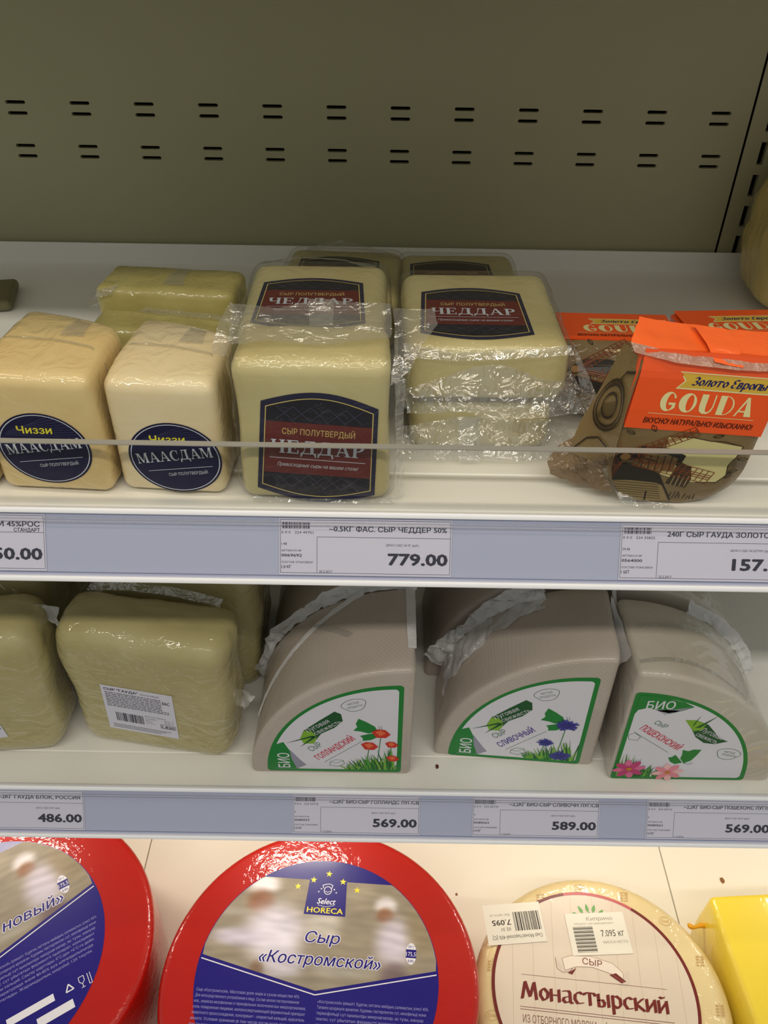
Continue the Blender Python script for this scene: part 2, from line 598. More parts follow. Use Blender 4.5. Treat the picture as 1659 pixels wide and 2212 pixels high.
class Print:
    def __init__(s):
        s.v, s.f, s.mi, s.m, s.lay = [], [], [], [], []

    def _m(s, m):
        if m not in s.m:
            s.m.append(m)
        return s.m.index(m)

    def tris(s, v, f, m, layer):
        b = len(s.v)
        s.v += [(p[0], p[1], layer + (p[2] if len(p) > 2 else 0)) for p in v]
        s.f += [tuple(i + b for i in q) for q in f]
        s.mi += [s._m(m)] * len(f)

    def poly(s, P, m, layer=1, holes=()):
        loops = [P] + list(holes)
        flat = [p for l in loops for p in l]
        t = tessellate_polygon([[Vector((p[0], p[1], 0)) for p in l] for l in loops])
        out = []
        for q in t:
            a, b, c = (flat[i] for i in q)
            ar = (b[0] - a[0]) * (c[1] - a[1]) - (b[1] - a[1]) * (c[0] - a[0])
            if abs(ar) > 1e-9:
                out.append(tuple(q) if ar > 0 else (q[0], q[2], q[1]))
        s.tris(flat, out, m, layer)

    def rect(s, x0, x1, y0, y1, m, layer=1):
        s.poly(_rect(x0, x1, y0, y1), m, layer)

    def line(s, p, q, wd, m, layer=1):
        d = Vector((q[0] - p[0], q[1] - p[1]))
        if d.length < 1e-6:
            return
        n = Vector((-d.y, d.x)).normalized() * wd / 2
        s.poly([(p[0] + n.x, p[1] + n.y), (p[0] - n.x, p[1] - n.y), (q[0] - n.x, q[1] - n.y), (q[0] + n.x, q[1] + n.y)], m, layer)

    def path(s, P, wd, m, layer=1, close=False):
        P = list(P) + ([P[0]] if close else [])
        for k, (a, b) in enumerate(zip(P, P[1:])):
            s.line(a, b, wd, m, layer + .08 * (k % 3))

    def ring(s, out, inn, m, layer=1):
        n = len(out)
        s.tris(list(out) + list(inn), [(i, (i + 1) % n, n + (i + 1) % n, n + i) for i in range(n)], m, layer)

    def place(s, polys, x, y, rot, m, layer, shear=0, sx=1, sy=1):
        ca, sa = math.cos(math.radians(rot)), math.sin(math.radians(rot))
        for v, f in polys:
            o = []
            for p in v:
                px, py = (p[0] * sx + p[1] * sy * shear), p[1] * sy
                o.append((x + px * ca - py * sa, y + px * sa + py * ca, p[2] if len(p) > 2 else 0))
            s.tris(o, f, m, layer)

    def text(s, t, x, y, h, m, w=None, align='L', bold=0.0, shear=0, rot=0, layer=2):
        v, f = _rawtext(t, 0.0)
        if not v:
            return 0
        if bold:
            V0, F0 = v, f
            offs = [(0, 0)] + [(bold * math.cos(q * math.pi / 4), bold * math.sin(q * math.pi / 4)) for q in range(8)] if bold > .03 else [(-bold, 0), (bold, 0), (0, bold * .6), (0, -bold * .6)]
            k, x0 = h / _cap(), min(p[0] for p in V0)
            x1 = max(p[0] for p in V0)
            kx = k if w is None else w / (x1 - x0)
            wd = (x1 - x0) * kx
            off = -x0 * kx - {'L': 0, 'C': wd / 2, 'R': wd}[align]
            for q, (ox, oy) in enumerate(offs):
                s.place([([(p[0] + ox + off / kx, p[1] + oy, p[2]) for p in V0], F0)], x, y, rot, m, layer + .036 * q, shear, kx, k)
            return wd
        k = h / _cap()
        x0, x1 = min(p[0] for p in v), max(p[0] for p in v)
        kx = k if w is None else w / (x1 - x0)
        wd = (x1 - x0) * kx
        off = -x0 * kx - {'L': 0, 'C': wd / 2, 'R': wd}[align]
        vv = [(p[0] + off / kx, p[1], p[2]) for p in v]
        s.place([(vv, f)], x, y, rot, m, layer, shear, kx, k)
        return wd

    def glyphs(s, table, t, x, y, h, m, w=None, align='L', shear=0, rot=0, layer=2, gap=0.0):
        adv = sum(table[c][0] + gap for c in t)
        kx = h if w is None else w / adv
        px = -{'L': 0, 'C': adv / 2, 'R': adv}[align]
        for c in t:
            a, polys = table[c]
            for P in polys:
                P0 = P
                holes = []
                if isinstance(P, tuple) and P[0] == 'hole':
                    P, holes = P[1], [P[2]]
                elif isinstance(P, tuple):
                    P = P[0] + P[1][::-1]
                q = Print()
                q.poly([(p[0] + px, p[1]) for p in P], m, 0, [[(p[0] + px, p[1]) for p in hl] for hl in holes])
                s.place([(q.v, q.f)], x, y, rot, m, layer + .1 * polys.index(P0), shear, kx, h)
            px += a + gap

    def nib(s, t, x, y, h, m, w=None, align='L', shear=0, rot=0, layer=2, pen=0.2, ang=25, thin=0.05):
        adv = sum(NIB[c][0] for c in t)
        kx = h if w is None else w / adv
        px = -{'L': 0, 'C': adv / 2, 'R': adv}[align]
        n = Vector((math.cos(math.radians(ang)), math.sin(math.radians(ang)))) * pen / 2
        t2 = Vector((-n.y, n.x)).normalized() * thin / 2
        nibp = [n + t2, n - t2, -n - t2, -n + t2]
        for c in t:
            a, strokes = NIB[c]
            for P in strokes:
                for si, (p, q) in enumerate(zip(P, P[1:])):
                    pts = [Vector((p[0] + px, p[1])) + k for k in nibp] + [Vector((q[0] + px, q[1])) + k for k in nibp]
                    hull = convex(pts)
                    s.place([([(k.x, k.y) for k in hull], [tuple(range(len(hull)))])], x, y, rot, m, layer + .09 * (si % 4) + .04 * (strokes.index(P) + 1), shear, kx, h)
            px += a

    def build(s, name, fn, parent, step=0.06):
        return mk(name, [fn(x, y, l * step) for x, y, l in s.v], s.f, s.m, parent, smooth=False, midx=s.mi)


def convex(P):
    P = sorted(P, key=lambda p: (p.x, p.y))

    def half(P):
        h = []
        for p in P:
            while len(h) > 1 and (h[-1].x - h[-2].x) * (p.y - h[-2].y) - (h[-1].y - h[-2].y) * (p.x - h[-2].x) <= 0:
                h.pop()
            h.append(p)
        return h
    a, b = half(P), half(P[::-1])
    return a[:-1] + b[:-1]


def plane_map(o, ux, uy):
    o, ux, uy = Vector(o), Vector(ux).normalized(), Vector(uy).normalized()
    n = ux.cross(uy)
    return lambda x, y, l: o + ux * x + uy * y + n * l


def rotfn(fn, a, cx=0, cy=0):
    ca, sa = math.cos(math.radians(a)), math.sin(math.radians(a))
    return lambda x, y, l: fn(cx + (x - cx) * ca - (y - cy) * sa, cy + (x - cx) * sa + (y - cy) * ca, l)


def barcode(P, x0, x1, y0, y1, m, seed, layer=2, n=26):
    R = random.Random(seed)
    x = x0
    u = (x1 - x0) / (n * 2.6)
    while x < x1 - u:
        wd = u * R.choice((1, 1, 2, 3))
        P.rect(x, min(x + wd, x1), y0, y1, m, layer)
        x += wd + u * R.choice((1, 1, 2))


# ================================================================== the cabinet
X0, X1 = -640, 560
S1, S2, DK = -284, -559, -840
YB = 702
cab = thing('display_cabinet', 'cream metal refrigerated display cabinet with slotted back panel behind the cheeses', 'cabinet', 0, 500, DK)


def c2l(x, y, z):              # camera mm -> cabinet local mm
    return (x, y - 500, z - DK)


def holed_panel(name, outer, holes, depth, m, parent):
    """sheet in the x-z plane with real slots, front face at y=outer y"""
    (x0, x1, z0, z1), yf = outer
    P = Print()
    P.poly(_rect(x0, x1, z0, z1), m, 0, holes)
    v = [c2l(p[0], yf, p[1]) for p in P.v]
    f = [q for q in P.f]
    for h in holes:
        b = len(v)
        n = len(h)
        v += [c2l(p[0], yf, p[1]) for p in h] + [c2l(p[0], yf + depth, p[1]) for p in h]
        f += [(b + i, b + n + i, b + n + (i + 1) % n, b + (i + 1) % n) for i in range(n)]
    return mk(name, v, f, m, parent, smooth=False)


def slot(cx, cz, wd, ht, n=5):
    r = ht / 2
    a = [(cx + wd / 2 - r + r * math.cos(math.pi * (i / n - .5)), cz + r * math.sin(math.pi * (i / n - .5))) for i in range(n + 1)]
    b = [(cx - wd / 2 + r - r * math.cos(math.pi * (i / n - .5)), cz - r * math.sin(math.pi * (i / n - .5))) for i in range(n + 1)]
    return a + b


holes = []
for i in range(-6, 12):
    x = -291.5 + 50 * i
    for zc in (-157.0, -189.0):
        for dz in (0, -7.9):
            holes.append(slot(x, zc + dz, 15.6, 2.6))
holed_panel('back_panel', ((X0, 281.5, -300, 60), YB), holes, 4, CREAM_METAL, cab)
holes = []
for k in range(12):
    for cx in (298.5, 312):
        zc = -186 + 25 * (k - 3)
        holes.append(_rect(cx - 2.6, cx + 2.6, zc - 8.7, zc + 8.7))
holed_panel('upright_post', ((283, 330, -300, 60), YB - .8), holes, 5, CREAM_METAL, cab)
v, f = boxgeo(X0, X1, YB + 14, YB + 20, DK, 60)
mk('backing', [c2l(*p) for p in v], f, DARK, cab, smooth=False)
v, f = boxgeo(331, X1, YB, YB + 4, -300, 60)
mk('back_panel', [c2l(*p) for p in v], f, CREAM_METAL, cab, smooth=False)
v, f = boxgeo(X0, X1, YB, YB + 3, DK, -301)
mk('back_panel', [c2l(*p) for p in v], f, CREAM_METAL, cab, smooth=False)
# upper tier: canopy just above the picture, it shades the back of the shelf
o = bevbox('canopy', X0, X1, 352 - 500, YB - 500, -14 - DK, 12 - DK, 3, WHITE_METAL, cab)
# lamp on the front of the canopy, lights the upper shelf from above
cl = thing('canopy_lamp', 'warm white lamp strip on the canopy front above the upper shelf', 'lamp', 0, 296, 150)
bevbox('lamp_housing', -560, 540, -20, 20, 0, 14, 3, WHITE_METAL, cl)
bevbox('bracket', -552, -540, 16, 62, -140, 12, 1, CREAM_METAL, cl)
bevbox('bracket', 520, 532, 16, 62, -140, 12, 1, CREAM_METAL, cl)
lampm = bpy.data.materials.new('lamp_tube')
lampm.use_nodes = True
nb = lampm.node_tree.nodes['Principled BSDF']
nb.inputs['Emission Color'].default_value = (1, 0.82, 0.6, 1)
nb.inputs['Emission Strength'].default_value = 2
bevbox('diffuser', -550, 530, -12, 12, -4, 0, 1.5, lampm, cl)
area('canopy_lamp_light', W(-10, 296, 142), W(-10, 350, -284), 1.06, 0.025, 0.72, (1.0, 0.86, 0.64))
# deck of pressed metal panels with fine joints, and plinth below
for a, b in ((X0, -245.6), (-244.4, 303.4), (304.6, X1)):
    bevbox('deck_panel', a, b, 120 - 500, YB - 2 - 500, -8, 0, 0.5, DECK_METAL, cab)
bevbox('plinth', X0, X1, 130 - 500, YB - 500, -(H0 * 1000 + DK), -9, 2, CREAM_METAL, cab)
# lamp under the lower shelf that lights the deck
fl = mk('floor', *[[(-4, -4, 0), (4, -4, 0), (4, 3, 0), (-4, 3, 0)], [(0, 1, 2, 3)]], mat('shop_floor', srgb(150, 146, 138), 0.4, col2=srgb(132, 128, 120), nscale=3), smooth=False, scale=1)
fl['kind'] = 'structure'


RH, TILT = 32.0, math.radians(30)


def shelf(label, zs, guard, tagz):
    t = thing('shelf', label, 'shelf', 0, 352, zs)
    yb = YB - 4.5 - 352
    # board: front channel, step and rear upstand
    prof = [(6.5, -1), (7.5, 0.1), (11, .25), (14, 0.1), (15, 0), (40, 0), (40.6, -.7), (41.6, -.7), (42.2, 0), (yb - 3, 0), (yb - .8, 1), (yb - .2, 4),
            (yb - .2, 18), (yb + 1.0, 18), (yb + 1.0, -22), (yb - 1, -22), (yb - 2, -24), (10, -24), (6.5, -22)]
    extrude_x('board', prof, X0 + 2, X1 - 2, WHITE_METAL, t, True)
    # price rail, leaning out at the foot
    def railpart(nm, y0, y1, z0, z1, r, m):
        q = bevbox(nm, X0 + 2, X1 - 2, y0, y1, z0, z1, r, m, t)
        q.location = (0, 0, (tagz - zs) * MM)
        q.rotation_euler = (-TILT, 0, 0)
        return q
    railpart('rail_plate', 0.4, 3.6, -RH - 1.5, 1, 0, RAIL)
    railpart('rail_lip', -2.4, 3.6, 1.0, 4.4, 1.0, RAIL_WHITE)
    railpart('rail_lip', -2.4, 3.6, -RH - 5.0, -RH - 1.5, 1.2, RAIL_WHITE)
    railpart('rail_cover', -1.9, -1.5, -RH - 1.5, 1.0, 0, CLEAR)
    ed = film('cover_edge', 0.35, 0.2, 0, 50, 0.05, milkcol=(0.42, 0.42, 0.5, 1))
    railpart('cover_fold', -2.6, -2.0, -3.6, -3.0, 0.2, ed)
    railpart('cover_fold', -2.6, -2.0, -1.8, -1.3, 0.2, ed)
    railpart('rail_groove_shade', 0.1, 0.39, -RH - .2, -RH + .2, 0, mat('rail_shadow_line', srgb(120, 122, 150), 0.5))  # thin strip on the plate, a groove's shadow put into its colour
    if guard:
        g = bevbox('guard', X0 + 2, X1 - 2, 2.3, 6.4, 0.2, guard - 0.4, 0, ACRYLIC, t)
        bevbox('guard_edge', X0 + 2, X1 - 2, 2.25, 6.45, guard - 0.35, guard + 0.1, 0, ACRYLIC_EDGE, g)
    return t


shelf('upper white metal shelf with clear acrylic front guard carrying the small cheese packs', S1, 43.6, S1 - 1.6)
sh2 = shelf('lower white metal shelf without guard carrying the large wrapped cheese blocks', S2, 0, -549.0)
# warm strip lamp fixed under the lower shelf
lt = thing('strip_lamp', 'warm white lamp strip with four modules under the lower shelf above the round cheeses', 'lamp', 0, 492, S2 - 26)
bevbox('lamp_housing', -560, 540, -16, 16, -7, 1.5, 2, WHITE_METAL, lt)
for k, lx in enumerate((-395, -89, 216, 505)):
    bevbox('lamp_module', lx - 45, lx + 45, -10, 10, -10, -7, 1, lampm, lt)
    area('lamp_module_light', W(lx, 492, S2 - 38), W(lx, 440, DK), 0.09, 0.022, 0.29, (1.0, 0.89, 0.74))


# ------------------------------------------------------------------ price tags
def price_tag(label, x, ytag, zt, h, d, ws=94.5):
    x = .5 + x * .955
    wt, ws = ws, 100.0
    P0 = Vector((0, -.12, -h))
    P0.rotate(Matrix.Rotation(-TILT, 3, 'X'))
    o = mk('price_tag', *boxgeo(0, wt, -0.25, 0.1, 0, h), PAPER, None, W(x, ytag + P0.y, zt + P0.z), smooth=False)
    o.rotation_euler = (-TILT, 0, 0)
    o['label'] = label
    o['category'] = 'price tag'
    o['group'] = 'paper price tags in the shelf rails'
    P = Print()
    k = h / 42.0
    g = ink(92, 92, 120)
    P.path(_rect(0.8, ws - .8, 1.2, h - 0.8), 0.28, g, 1, True)
    P.line((22, 1.2), (22, 28.5 * k), .28, g)
    P.line((22, 28.5 * k), (ws - .8, 28.5 * k), .28, g)
    if d.get('code'):
        barcode(P, 1.8, 18, h - 7.5 * k, h - 3 * k, INKD, sum(ord(q) * (k_ + 1) for k_, q in enumerate(d['art'])))
        P.text('0 0 0   ' + d['code'], 1.4, h - 11.2 * k, 1.9 * k, INKD, w=18.5)
        P.text(d['num'], 1.4, 22.2 * k, 2.0 * k, INKD)
        P.text('АРТИКУЛ №', 1.4, 17.4 * k, 1.5 * k, INKD, w=11.5)
        P.text(d['art'], 1.4, 13.6 * k, 2.2 * k, INKD, w=11.8, bold=.02)
        P.text('СОСТАВ УПАКОВКИ', 1.4, 8.8 * k, 1.5 * k, INKD, w=18)
        P.text(d['pack'], 1.4, 5.0 * k, 2.2 * k, INKD, bold=.02)
        P.text(d['date'], 23.3, 1.9 * k, 1.9 * k, INKD)
    if 'title' in d:
        P.text(d['title'], d.get('tx', 97), h - 9.2 * k, 3.9 * k, INKD, w=d.get('tw', 68), align='R', bold=.02)
    if 'title2' in d:
        P.text(d['title2'], 97, h - 13.0 * k, 2.8 * k, INKD, w=15, align='R', bold=.02)
    P.text(d['unit'], d.get('ux', 81), 22.4 * k, 1.6 * k, INKD, w=d.get('uw', 19), align='R')
    P.text(d['price'], d.get('px', 97.5), 8.5 * k, 8.6 * k, INKD, w=d.get('pw', 34), align='R', bold=.035)
    P.v = [(q[0] * wt / 100, q[1], q[2]) for q in P.v]
    P.build('tag_print', plane_map((0, -0.27, 0), (1, 0, 0), (0, 0, 1)), o, 0.04)
    return o


R1 = (352.2, S1 - 1.6, 31.5)
R2 = (352.2, -549.0, 31.5)
U = 'ЦЕНА С НДС ЗА КГ (руб.)'
price_tag('white price tag ending 50.00 in the upper rail below the tall oval-label cheese blocks', -292.8, *R1,
          dict(title='ЗИ 45%РОС', tw=27, title2='СТАНДАРТ', unit='КГ (руб.)', uw=9, ux=62 + 5, price='50.00', pw=28))
price_tag('white price tag reading 779.00 in the upper rail below the standing dark-label cheddar pack', -60, *R1,
          dict(code='224 49701', num='1.48', art='0069692', pack='1,0 КГ', date='20.2.2017', title='~0.5КГ ФАС. СЫР ЧЕДДЕР 50%', unit=U, price='779.00'))
price_tag('white price tag starting 157 in the upper rail below the orange windmill pack', 135.5, *R1,
          dict(code='224 35825', num='24.46', art='0564000', pack='1 ШТ', date='22.2.2017', title='240Г СЫР ГАУДА ЗОЛОТО ЕВ', tw=66, tx=93, unit='ЦЕНА С НДС ЗА ШТУКУ (руб.)', uw=24, ux=88, price='157.', pw=20, px=86))
price_tag('white price tag reading 486.00 in the lower rail below the yellow wrapped block', -329, *R2,
          dict(title='~2КГ ГАУДА БЛОК, РОССИЯ', tw=64, unit=U, price='486.00', date=''))
price_tag('white price tag reading 569.00 in the lower rail below the red tulip label wedge', -67.4, *R2,
          dict(code='224 20718', num='0', art='0580557', pack='1,0 КГ', date='1.12.2016', title='~2,2КГ БИО-СЫР ГОЛЛАНДС ЛУГ/СВ', tw=70, tx=99, unit=U, price='569.00'))
price_tag('white price tag reading 589.00 in the lower rail below the blue cornflower label wedge', 72.7, *R2,
          dict(code='224 20718', num='0', art='0580563', pack='1,0 КГ', date='1.12.2016', title='~2,2КГ БИО-СЫР СЛИВОЧН ЛУГ/СВ', tw=70, tx=99, unit=U, price='589.00'))
price_tag('white price tag reading 569.00 in the lower rail below the pink flower label wedge', 208.4, *R2,
          dict(code='224 20716', num='0', art='0580561', pack='1,0 КГ', date='1.12.2016', title='~2,2КГ БИО-СЫР ПОШЕХОНС ЛУГ/СВ', tw=70, tx=99, unit=U, price='569.00'))

# ================================================================== cheeses on the upper shelf
LIFT = 0.4                      # things rest on their shelf with a hair of air
NAVY = mat('navy_print', srgb(22, 22, 58), 0.35)
GOLD = mat('gold_print', srgb(206, 186, 112), 0.4)
MAROON = mat('maroon_print', srgb(98, 28, 26), 0.4)
SILVER = mat('silver_print', srgb(198, 204, 214), 0.4)
MESH = mat('label_hatch', srgb(84, 86, 118), 0.4)
YELL = ink(226, 214, 60)
MAAS = mat('maasdam_cheese', srgb(216, 194, 140), 0.5, srgb(210, 182, 124), 25, 0.05, 300, 1.0, 0.035, 0.6, 60)
MAAS_PALE = mat('maasdam_pale_cheese', srgb(222, 208, 172), 0.5, srgb(218, 196, 150), 25, 0.05, 300, 1.0, 0.035, 0.6, 60)
MAAS_OLIVE = mat('maasdam_olive_cheese', srgb(186, 175, 110), 0.5, srgb(172, 160, 94), 40, 0.05, 300, 1.0, 0.035, 0.7, 60)
CHED = mat('cheddar_cheese', srgb(198, 188, 138), 0.45, srgb(190, 176, 122), 20, 0.03, 250, 0.6, 0.06, 0.4, 50)


def oval_label(t, cx, cz, rx, rz, rot, y):
    fn = rotfn(plane_map((0, y, 0), (1, 0, 0), (0, 0, 1)), rot, cx, cz)
    P = Print()
    P.poly(_ell(cx, cz, rx, rz, 48), NAVY, 0)
    lb = P.build('label', fn, t)
    P = Print()
    P.ring(_ell(cx, cz, rx * .955, rz * .955, 48), _ell(cx, cz, rx * .935, rz * .935, 48), SILVER, 1)
    for i in range(9):
        y0 = cz + rz * (.38 + .07 * i)
        xe = rx * math.sqrt(max(0, 1 - ((y0 - cz) / rz) ** 2)) * .85
        P.line((cx - xe, cz + rz * (.36 + .035 * i)), (cx + xe, y0), .14, MESH, 1)
    return lb, P, fn


def maasdam(label, x, y, rz, sx, sy, sz, m, lab, seed, back=0.66, seam=True):
    t = thing('cheese_block', label, 'cheese', x, y, S1, rz, 'tall oval-label cheese blocks')

    def de(p):
        u = p.x / sx + .5
        k = 1 + (back - 1) * u * u
        if p.y > -sy / 2 + 8:
            p.y = -sy / 2 + 8 + (p.y + sy / 2 - 8) * k
        p.z += 3.0 * math.sin(max(0, min(1, (p.y + sy / 2) / sy)) * math.pi) * (p.z / sz)
        return p
    v, f = rbox(sx, sy, sz, 7, 8, de, 0.9, 0.03, seed, flat=(0, -1, 0))
    # keep the front face true behind the label
    mk('cheese', v, f, m, t)
    if seam:
        zt = sz + 3.6
        a = [(-sx / 2 - .4, -sy * .02, sz * .55), (-sx / 2 - .2, -sy * .02, zt - 7), (-sx / 2 + 6, -sy * .02, zt), (0, -sy * .05, zt + .9), (sx / 2 - 7, -sy * .12, zt + .1), (sx / 2 + .2, -sy * .16, zt - 8), (sx / 2 + .5, -sy * .18, sz * .5)]
        b = [(p[0], p[1] - 2.2, p[2] + .25) for p in a]
        ribbon('film_seam', a, b, t, FILM_FOLD, 40, 4, .5, .2, seed)
        a = [(3, 0, zt + .8), (3.5, sy * .17, zt + .4), (4, sy * .30, zt - 1.6)]
        b = [(16, 0, zt + .4), (15, sy * .13, zt + .4), (14, sy * .24, zt - 1.0)]
        ribbon('film_tape', a, b, t, FILM_FOLD, 16, 6, .5, .3, seed + 3)
    yf = -sy / 2 - 0.25
    if lab:
        lb, P, fn = oval_label(t, lab[0], lab[1], 25.5, 22.5, 0, yf)
        sk = rotfn(plane_map((0, yf, 0), (1, 0, 0), (0, 0, 1)), 0)
        cx, cz = lab
        P.text('Чиззи', cx - 12.5, cz + 9.5, 4.6, YELL, w=19, bold=.02, shear=.1, rot=2, layer=2)
        P.glyphs(SERIF, 'МААСДАМ', cx - 21, cz - 4.6, 6.4, SILVER, w=43, rot=9, layer=2)
        P.line((cx - 16, cz - 9.2), (cx + 20, cz - 4.0), .3, SILVER, 2)
        P.text('СЫР ПОЛУТВЕРДЫЙ', cx - 5, cz - 12, 2.0, SILVER, w=22, rot=8, layer=2)
        P.build('label_print', fn, lb)
    return t


maasdam('tall yellow cheese block with dark oval label, next to the paler oval-label block', -179, 408, -3.5, 63, 78, 73, MAAS, (-1, 29.5), 1)
maasdam('tall pale cream cheese block with dark oval label, beside the standing cheddar pack', -114.5, 406, -3.5, 59, 74, 71, MAAS_PALE, (4, 25), 2)
maasdam('yellow cheese block mostly cut off, only a low corner beside the yellow oval-label block', -245.5, 408, -3, 63, 74, 73, MAAS, None, 3, seam=False)

# two olive blocks behind
t = thing('cheese_block', 'olive yellow film-wrapped cheese block lying behind the oval-label blocks, the taller one', 'cheese', -146, 538, S1, -5)
v, f = rbox(94, 42, 55, 6, 8, None, 1.2, 0.03, 5)
mk('cheese', v, f, MAAS_OLIVE, t)
ribbon('film_tape', [(-2, -14, 56), (-2, 0, 56.6), (0, 15, 56)], [(12, -14, 56), (10, 0, 57), (9, 15, 56)], t, FILM_FOLD, 16, 6, .6, .3, 3)
ribbon('film_fold', [(-46, -20, 40), (-46, -20, 52), (-30, -18, 57)], [(-50, -24, 38), (-51, -25, 46), (-34, -23, 52)], t, FILM_FOLD, 16, 5, 1.2, .15, 4)
t = thing('cheese_block', 'olive yellow film-wrapped cheese block with dents in front of the taller olive one', 'cheese', -142, 500, S1, -5)


def dent(p):
    for cx, cy, r in ((-8, 4, 9), (28, 2, 8), (8, -10, 10)):
        d = math.hypot(p.x - cx, p.y - cy)
        if p.z > 30 and d < r:
            p.z -= 2.6 * (math.cos(d / r * math.pi) + 1) / 2
    return p


v, f = rbox(100, 32, 42, 6, 12, dent, 1.3, 0.03, 6)
mk('cheese', v, f, MAAS_OLIVE, t)
ribbon('film_fold', [(-20, 14, 43.5), (0, 12, 44), (30, 10, 43.5), (46, 6, 43)], [(-22, 8, 43), (0, 7, 42.5), (28, 4, 43), (47, 1, 42)], t, FILM_FOLD, 30, 5, 1.0, .12, 8)
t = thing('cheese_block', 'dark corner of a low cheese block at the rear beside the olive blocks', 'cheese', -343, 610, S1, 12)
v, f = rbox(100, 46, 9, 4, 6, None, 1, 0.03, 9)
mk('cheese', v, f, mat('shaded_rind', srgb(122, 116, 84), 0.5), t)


# ------------------------------------------------------------------ cheddar packs
def cheddar_outline(wt, wb, h, bow):
    """label outline: bowed top and bottom, straight sides"""
    n = 14
    top = [(-wt / 2 + wt * i / n, h / 2 - bow + bow * math.sin(math.pi * i / n)) for i in range(n + 1)]
    bot = [(wb / 2 - wb * i / n, -h / 2 + bow - bow * math.sin(math.pi * i / n)) for i in range(n + 1)]
    return top[::-1] + bot[::-1]


def cheddar_label(t, fn):
    P = Print()
    P.poly(cheddar_outline(60, 64, 69, 7), NAVY, 0)
    lb = P.build('label', fn, t)
    P = Print()
    o, i_ = cheddar_outline(55.4, 59.2, 62.4, 6.4), cheddar_outline(54.4, 58.2, 61.4, 6.3)
    P.ring(o, i_, GOLD, 2)
    P.poly(cheddar_outline(54.4, 58.2, 61.4, 6.3), mat('label_dark_field', srgb(12, 12, 30), 0.35), 1)
    for s in (-1, 1):
        for k in range(-6, 7):
            for y0, y1 in ((17.2, 25.5), (-25.5, -17.2)):
                x = k * 9.0
                xa, xb = x - s * 4.5, x + s * 4.5
                if abs(xa) < 28 and abs(xb) < 28:
                    P.line((xa, y0), (xb, y1), .16, MESH, 2)
    P.poly([(-27.4, 16.0), (-28.6, -16.5), (28.6, -16.5), (27.4, 16.0)][::1], MAROON, 2)
    P.text('СЫР ПОЛУТВЕРДЫЙ', 0, 8.6, 3.7, GOLD, w=38, align='C', layer=3)
    P.glyphs(SERIF, 'ЧЕДДАР', 0, -3.4, 8.4, SILVER, w=50, align='C', layer=3)
    P.line((-25.5, -6.6), (25.5, -6.6), .35, SILVER, 3)
    P.text('Превосходные сыры на вашем столе!', 0, -11.8, 2.4, SILVER, w=43, align='C', shear=.28, layer=3)
    P.build('label_print', fn, lb)


def cheddar_flat(label, x, y, z, rz, lab=True, seed=0, sx=88, sy=100, sz=36, bag=True, group='cheddar packs', dl=(0, -4, 0)):
    t = thing('cheddar_pack', label, 'cheese', x, y, z, rz, group)
    v, f = rbox(sx, sy, sz, 9, 8, None, 0.8, 0.02, seed, flat=(0, 0, 1))
    mk('cheese', [p + Vector((0, 0, .3)) for p in v], f, CHED, t)
    if lab:
        cheddar_label(t, rotfn(plane_map((dl[0], dl[1], sz + .55), (1, 0, 0), (0, 1, 0)), dl[2]))
    if bag:
        v, f = rbox(sx + 5, sy + 7, sz + 2.2, 10, 12, None, 1.5, 0.05, seed + 20, flat=(0, 0, 1))
        mk('film_bag', v, f, FILM, t)
    return t


# right stack: two lying packs
g1 = cheddar_flat('lower of two stacked lying cheddar packs, its label hidden under the top one', 56, 466, S1, 1, False, 31, 84, 100, 33)
ribbon('film_flap', [(-46, -52, 20), (-25, -53, 24), (-10, -53, 27), (15, -53, 25), (40, -52, 24), (52, -48, 20)],
       [(-47, -62, 3), (-25, -64, 4), (0, -64, 4), (20, -66, 4), (42, -62, 5), (58, -54, 4)], g1, FILM_FOLD, 40, 10, 2.2, .06, 11)
ribbon('film_seal', [(-14, -55, 27), (-14, -60, 16), (-13, -65, 3)], [(-2, -55, 27), (-2, -60, 16), (-1, -65, 3)], g1, FILM_FOLD, 14, 6, .5, .1, 12)
g2 = cheddar_flat('lying cheddar pack with fully visible dark label on top of the two-pack stack', 56, 464, S1 + 36.2, 1, True, 32, 92, 104, 36, dl=(-5, -10, -1))
ribbon('film_flap', [(-46, -53, 10), (-25, -54, 18), (-8, -54, 25), (0, -54, 26), (12, -54, 25), (30, -54, 18), (48, -52, 14)],
       [(-44, -60, -3), (-22, -64, 2), (-8, -66, 2), (2, -66, -5), (14, -66, -5), (34, -64, -4), (58, -58, -4)], g2, FILM_FOLD, 44, 10, 2.0, .06, 13, zmin=-1.5)
ribbon('film_fold', [(-48, -50, 37), (-20, -53, 33), (10, -54, 35), (44, -52, 37)], [(-46, -54, 30), (-20, -56, 29), (10, -57, 31), (46, -55, 33)], g2, FILM_FOLD, 40, 5, 1.0, .08, 14)
ribbon('film_flap', [(46, -48, 36), (50, -50, 24), (54, -52, 8), (54, -54, -2)], [(47, -40, 34), (56, -44, 20), (66, -50, 2), (64, -54, -8)], g2, FILM_FOLD, 22, 7, 1.5, .08, 15, zmin=-8)
ribbon('film_flap', [(-46, -50, 30), (-50, -52, 16), (-50, -54, 0)], [(-42, -52, 30), (-44, -56, 16), (-42, -60, -2)], g2, FILM_FOLD, 22, 7, 1.5, .08, 16, zmin=-1.5)
cheddar_flat('lying cheddar pack seen only by its top edge behind the two-pack stack', 54, 588, S1, 1, True, 33, 88, 100, 37, dl=(-6, -2, 0))
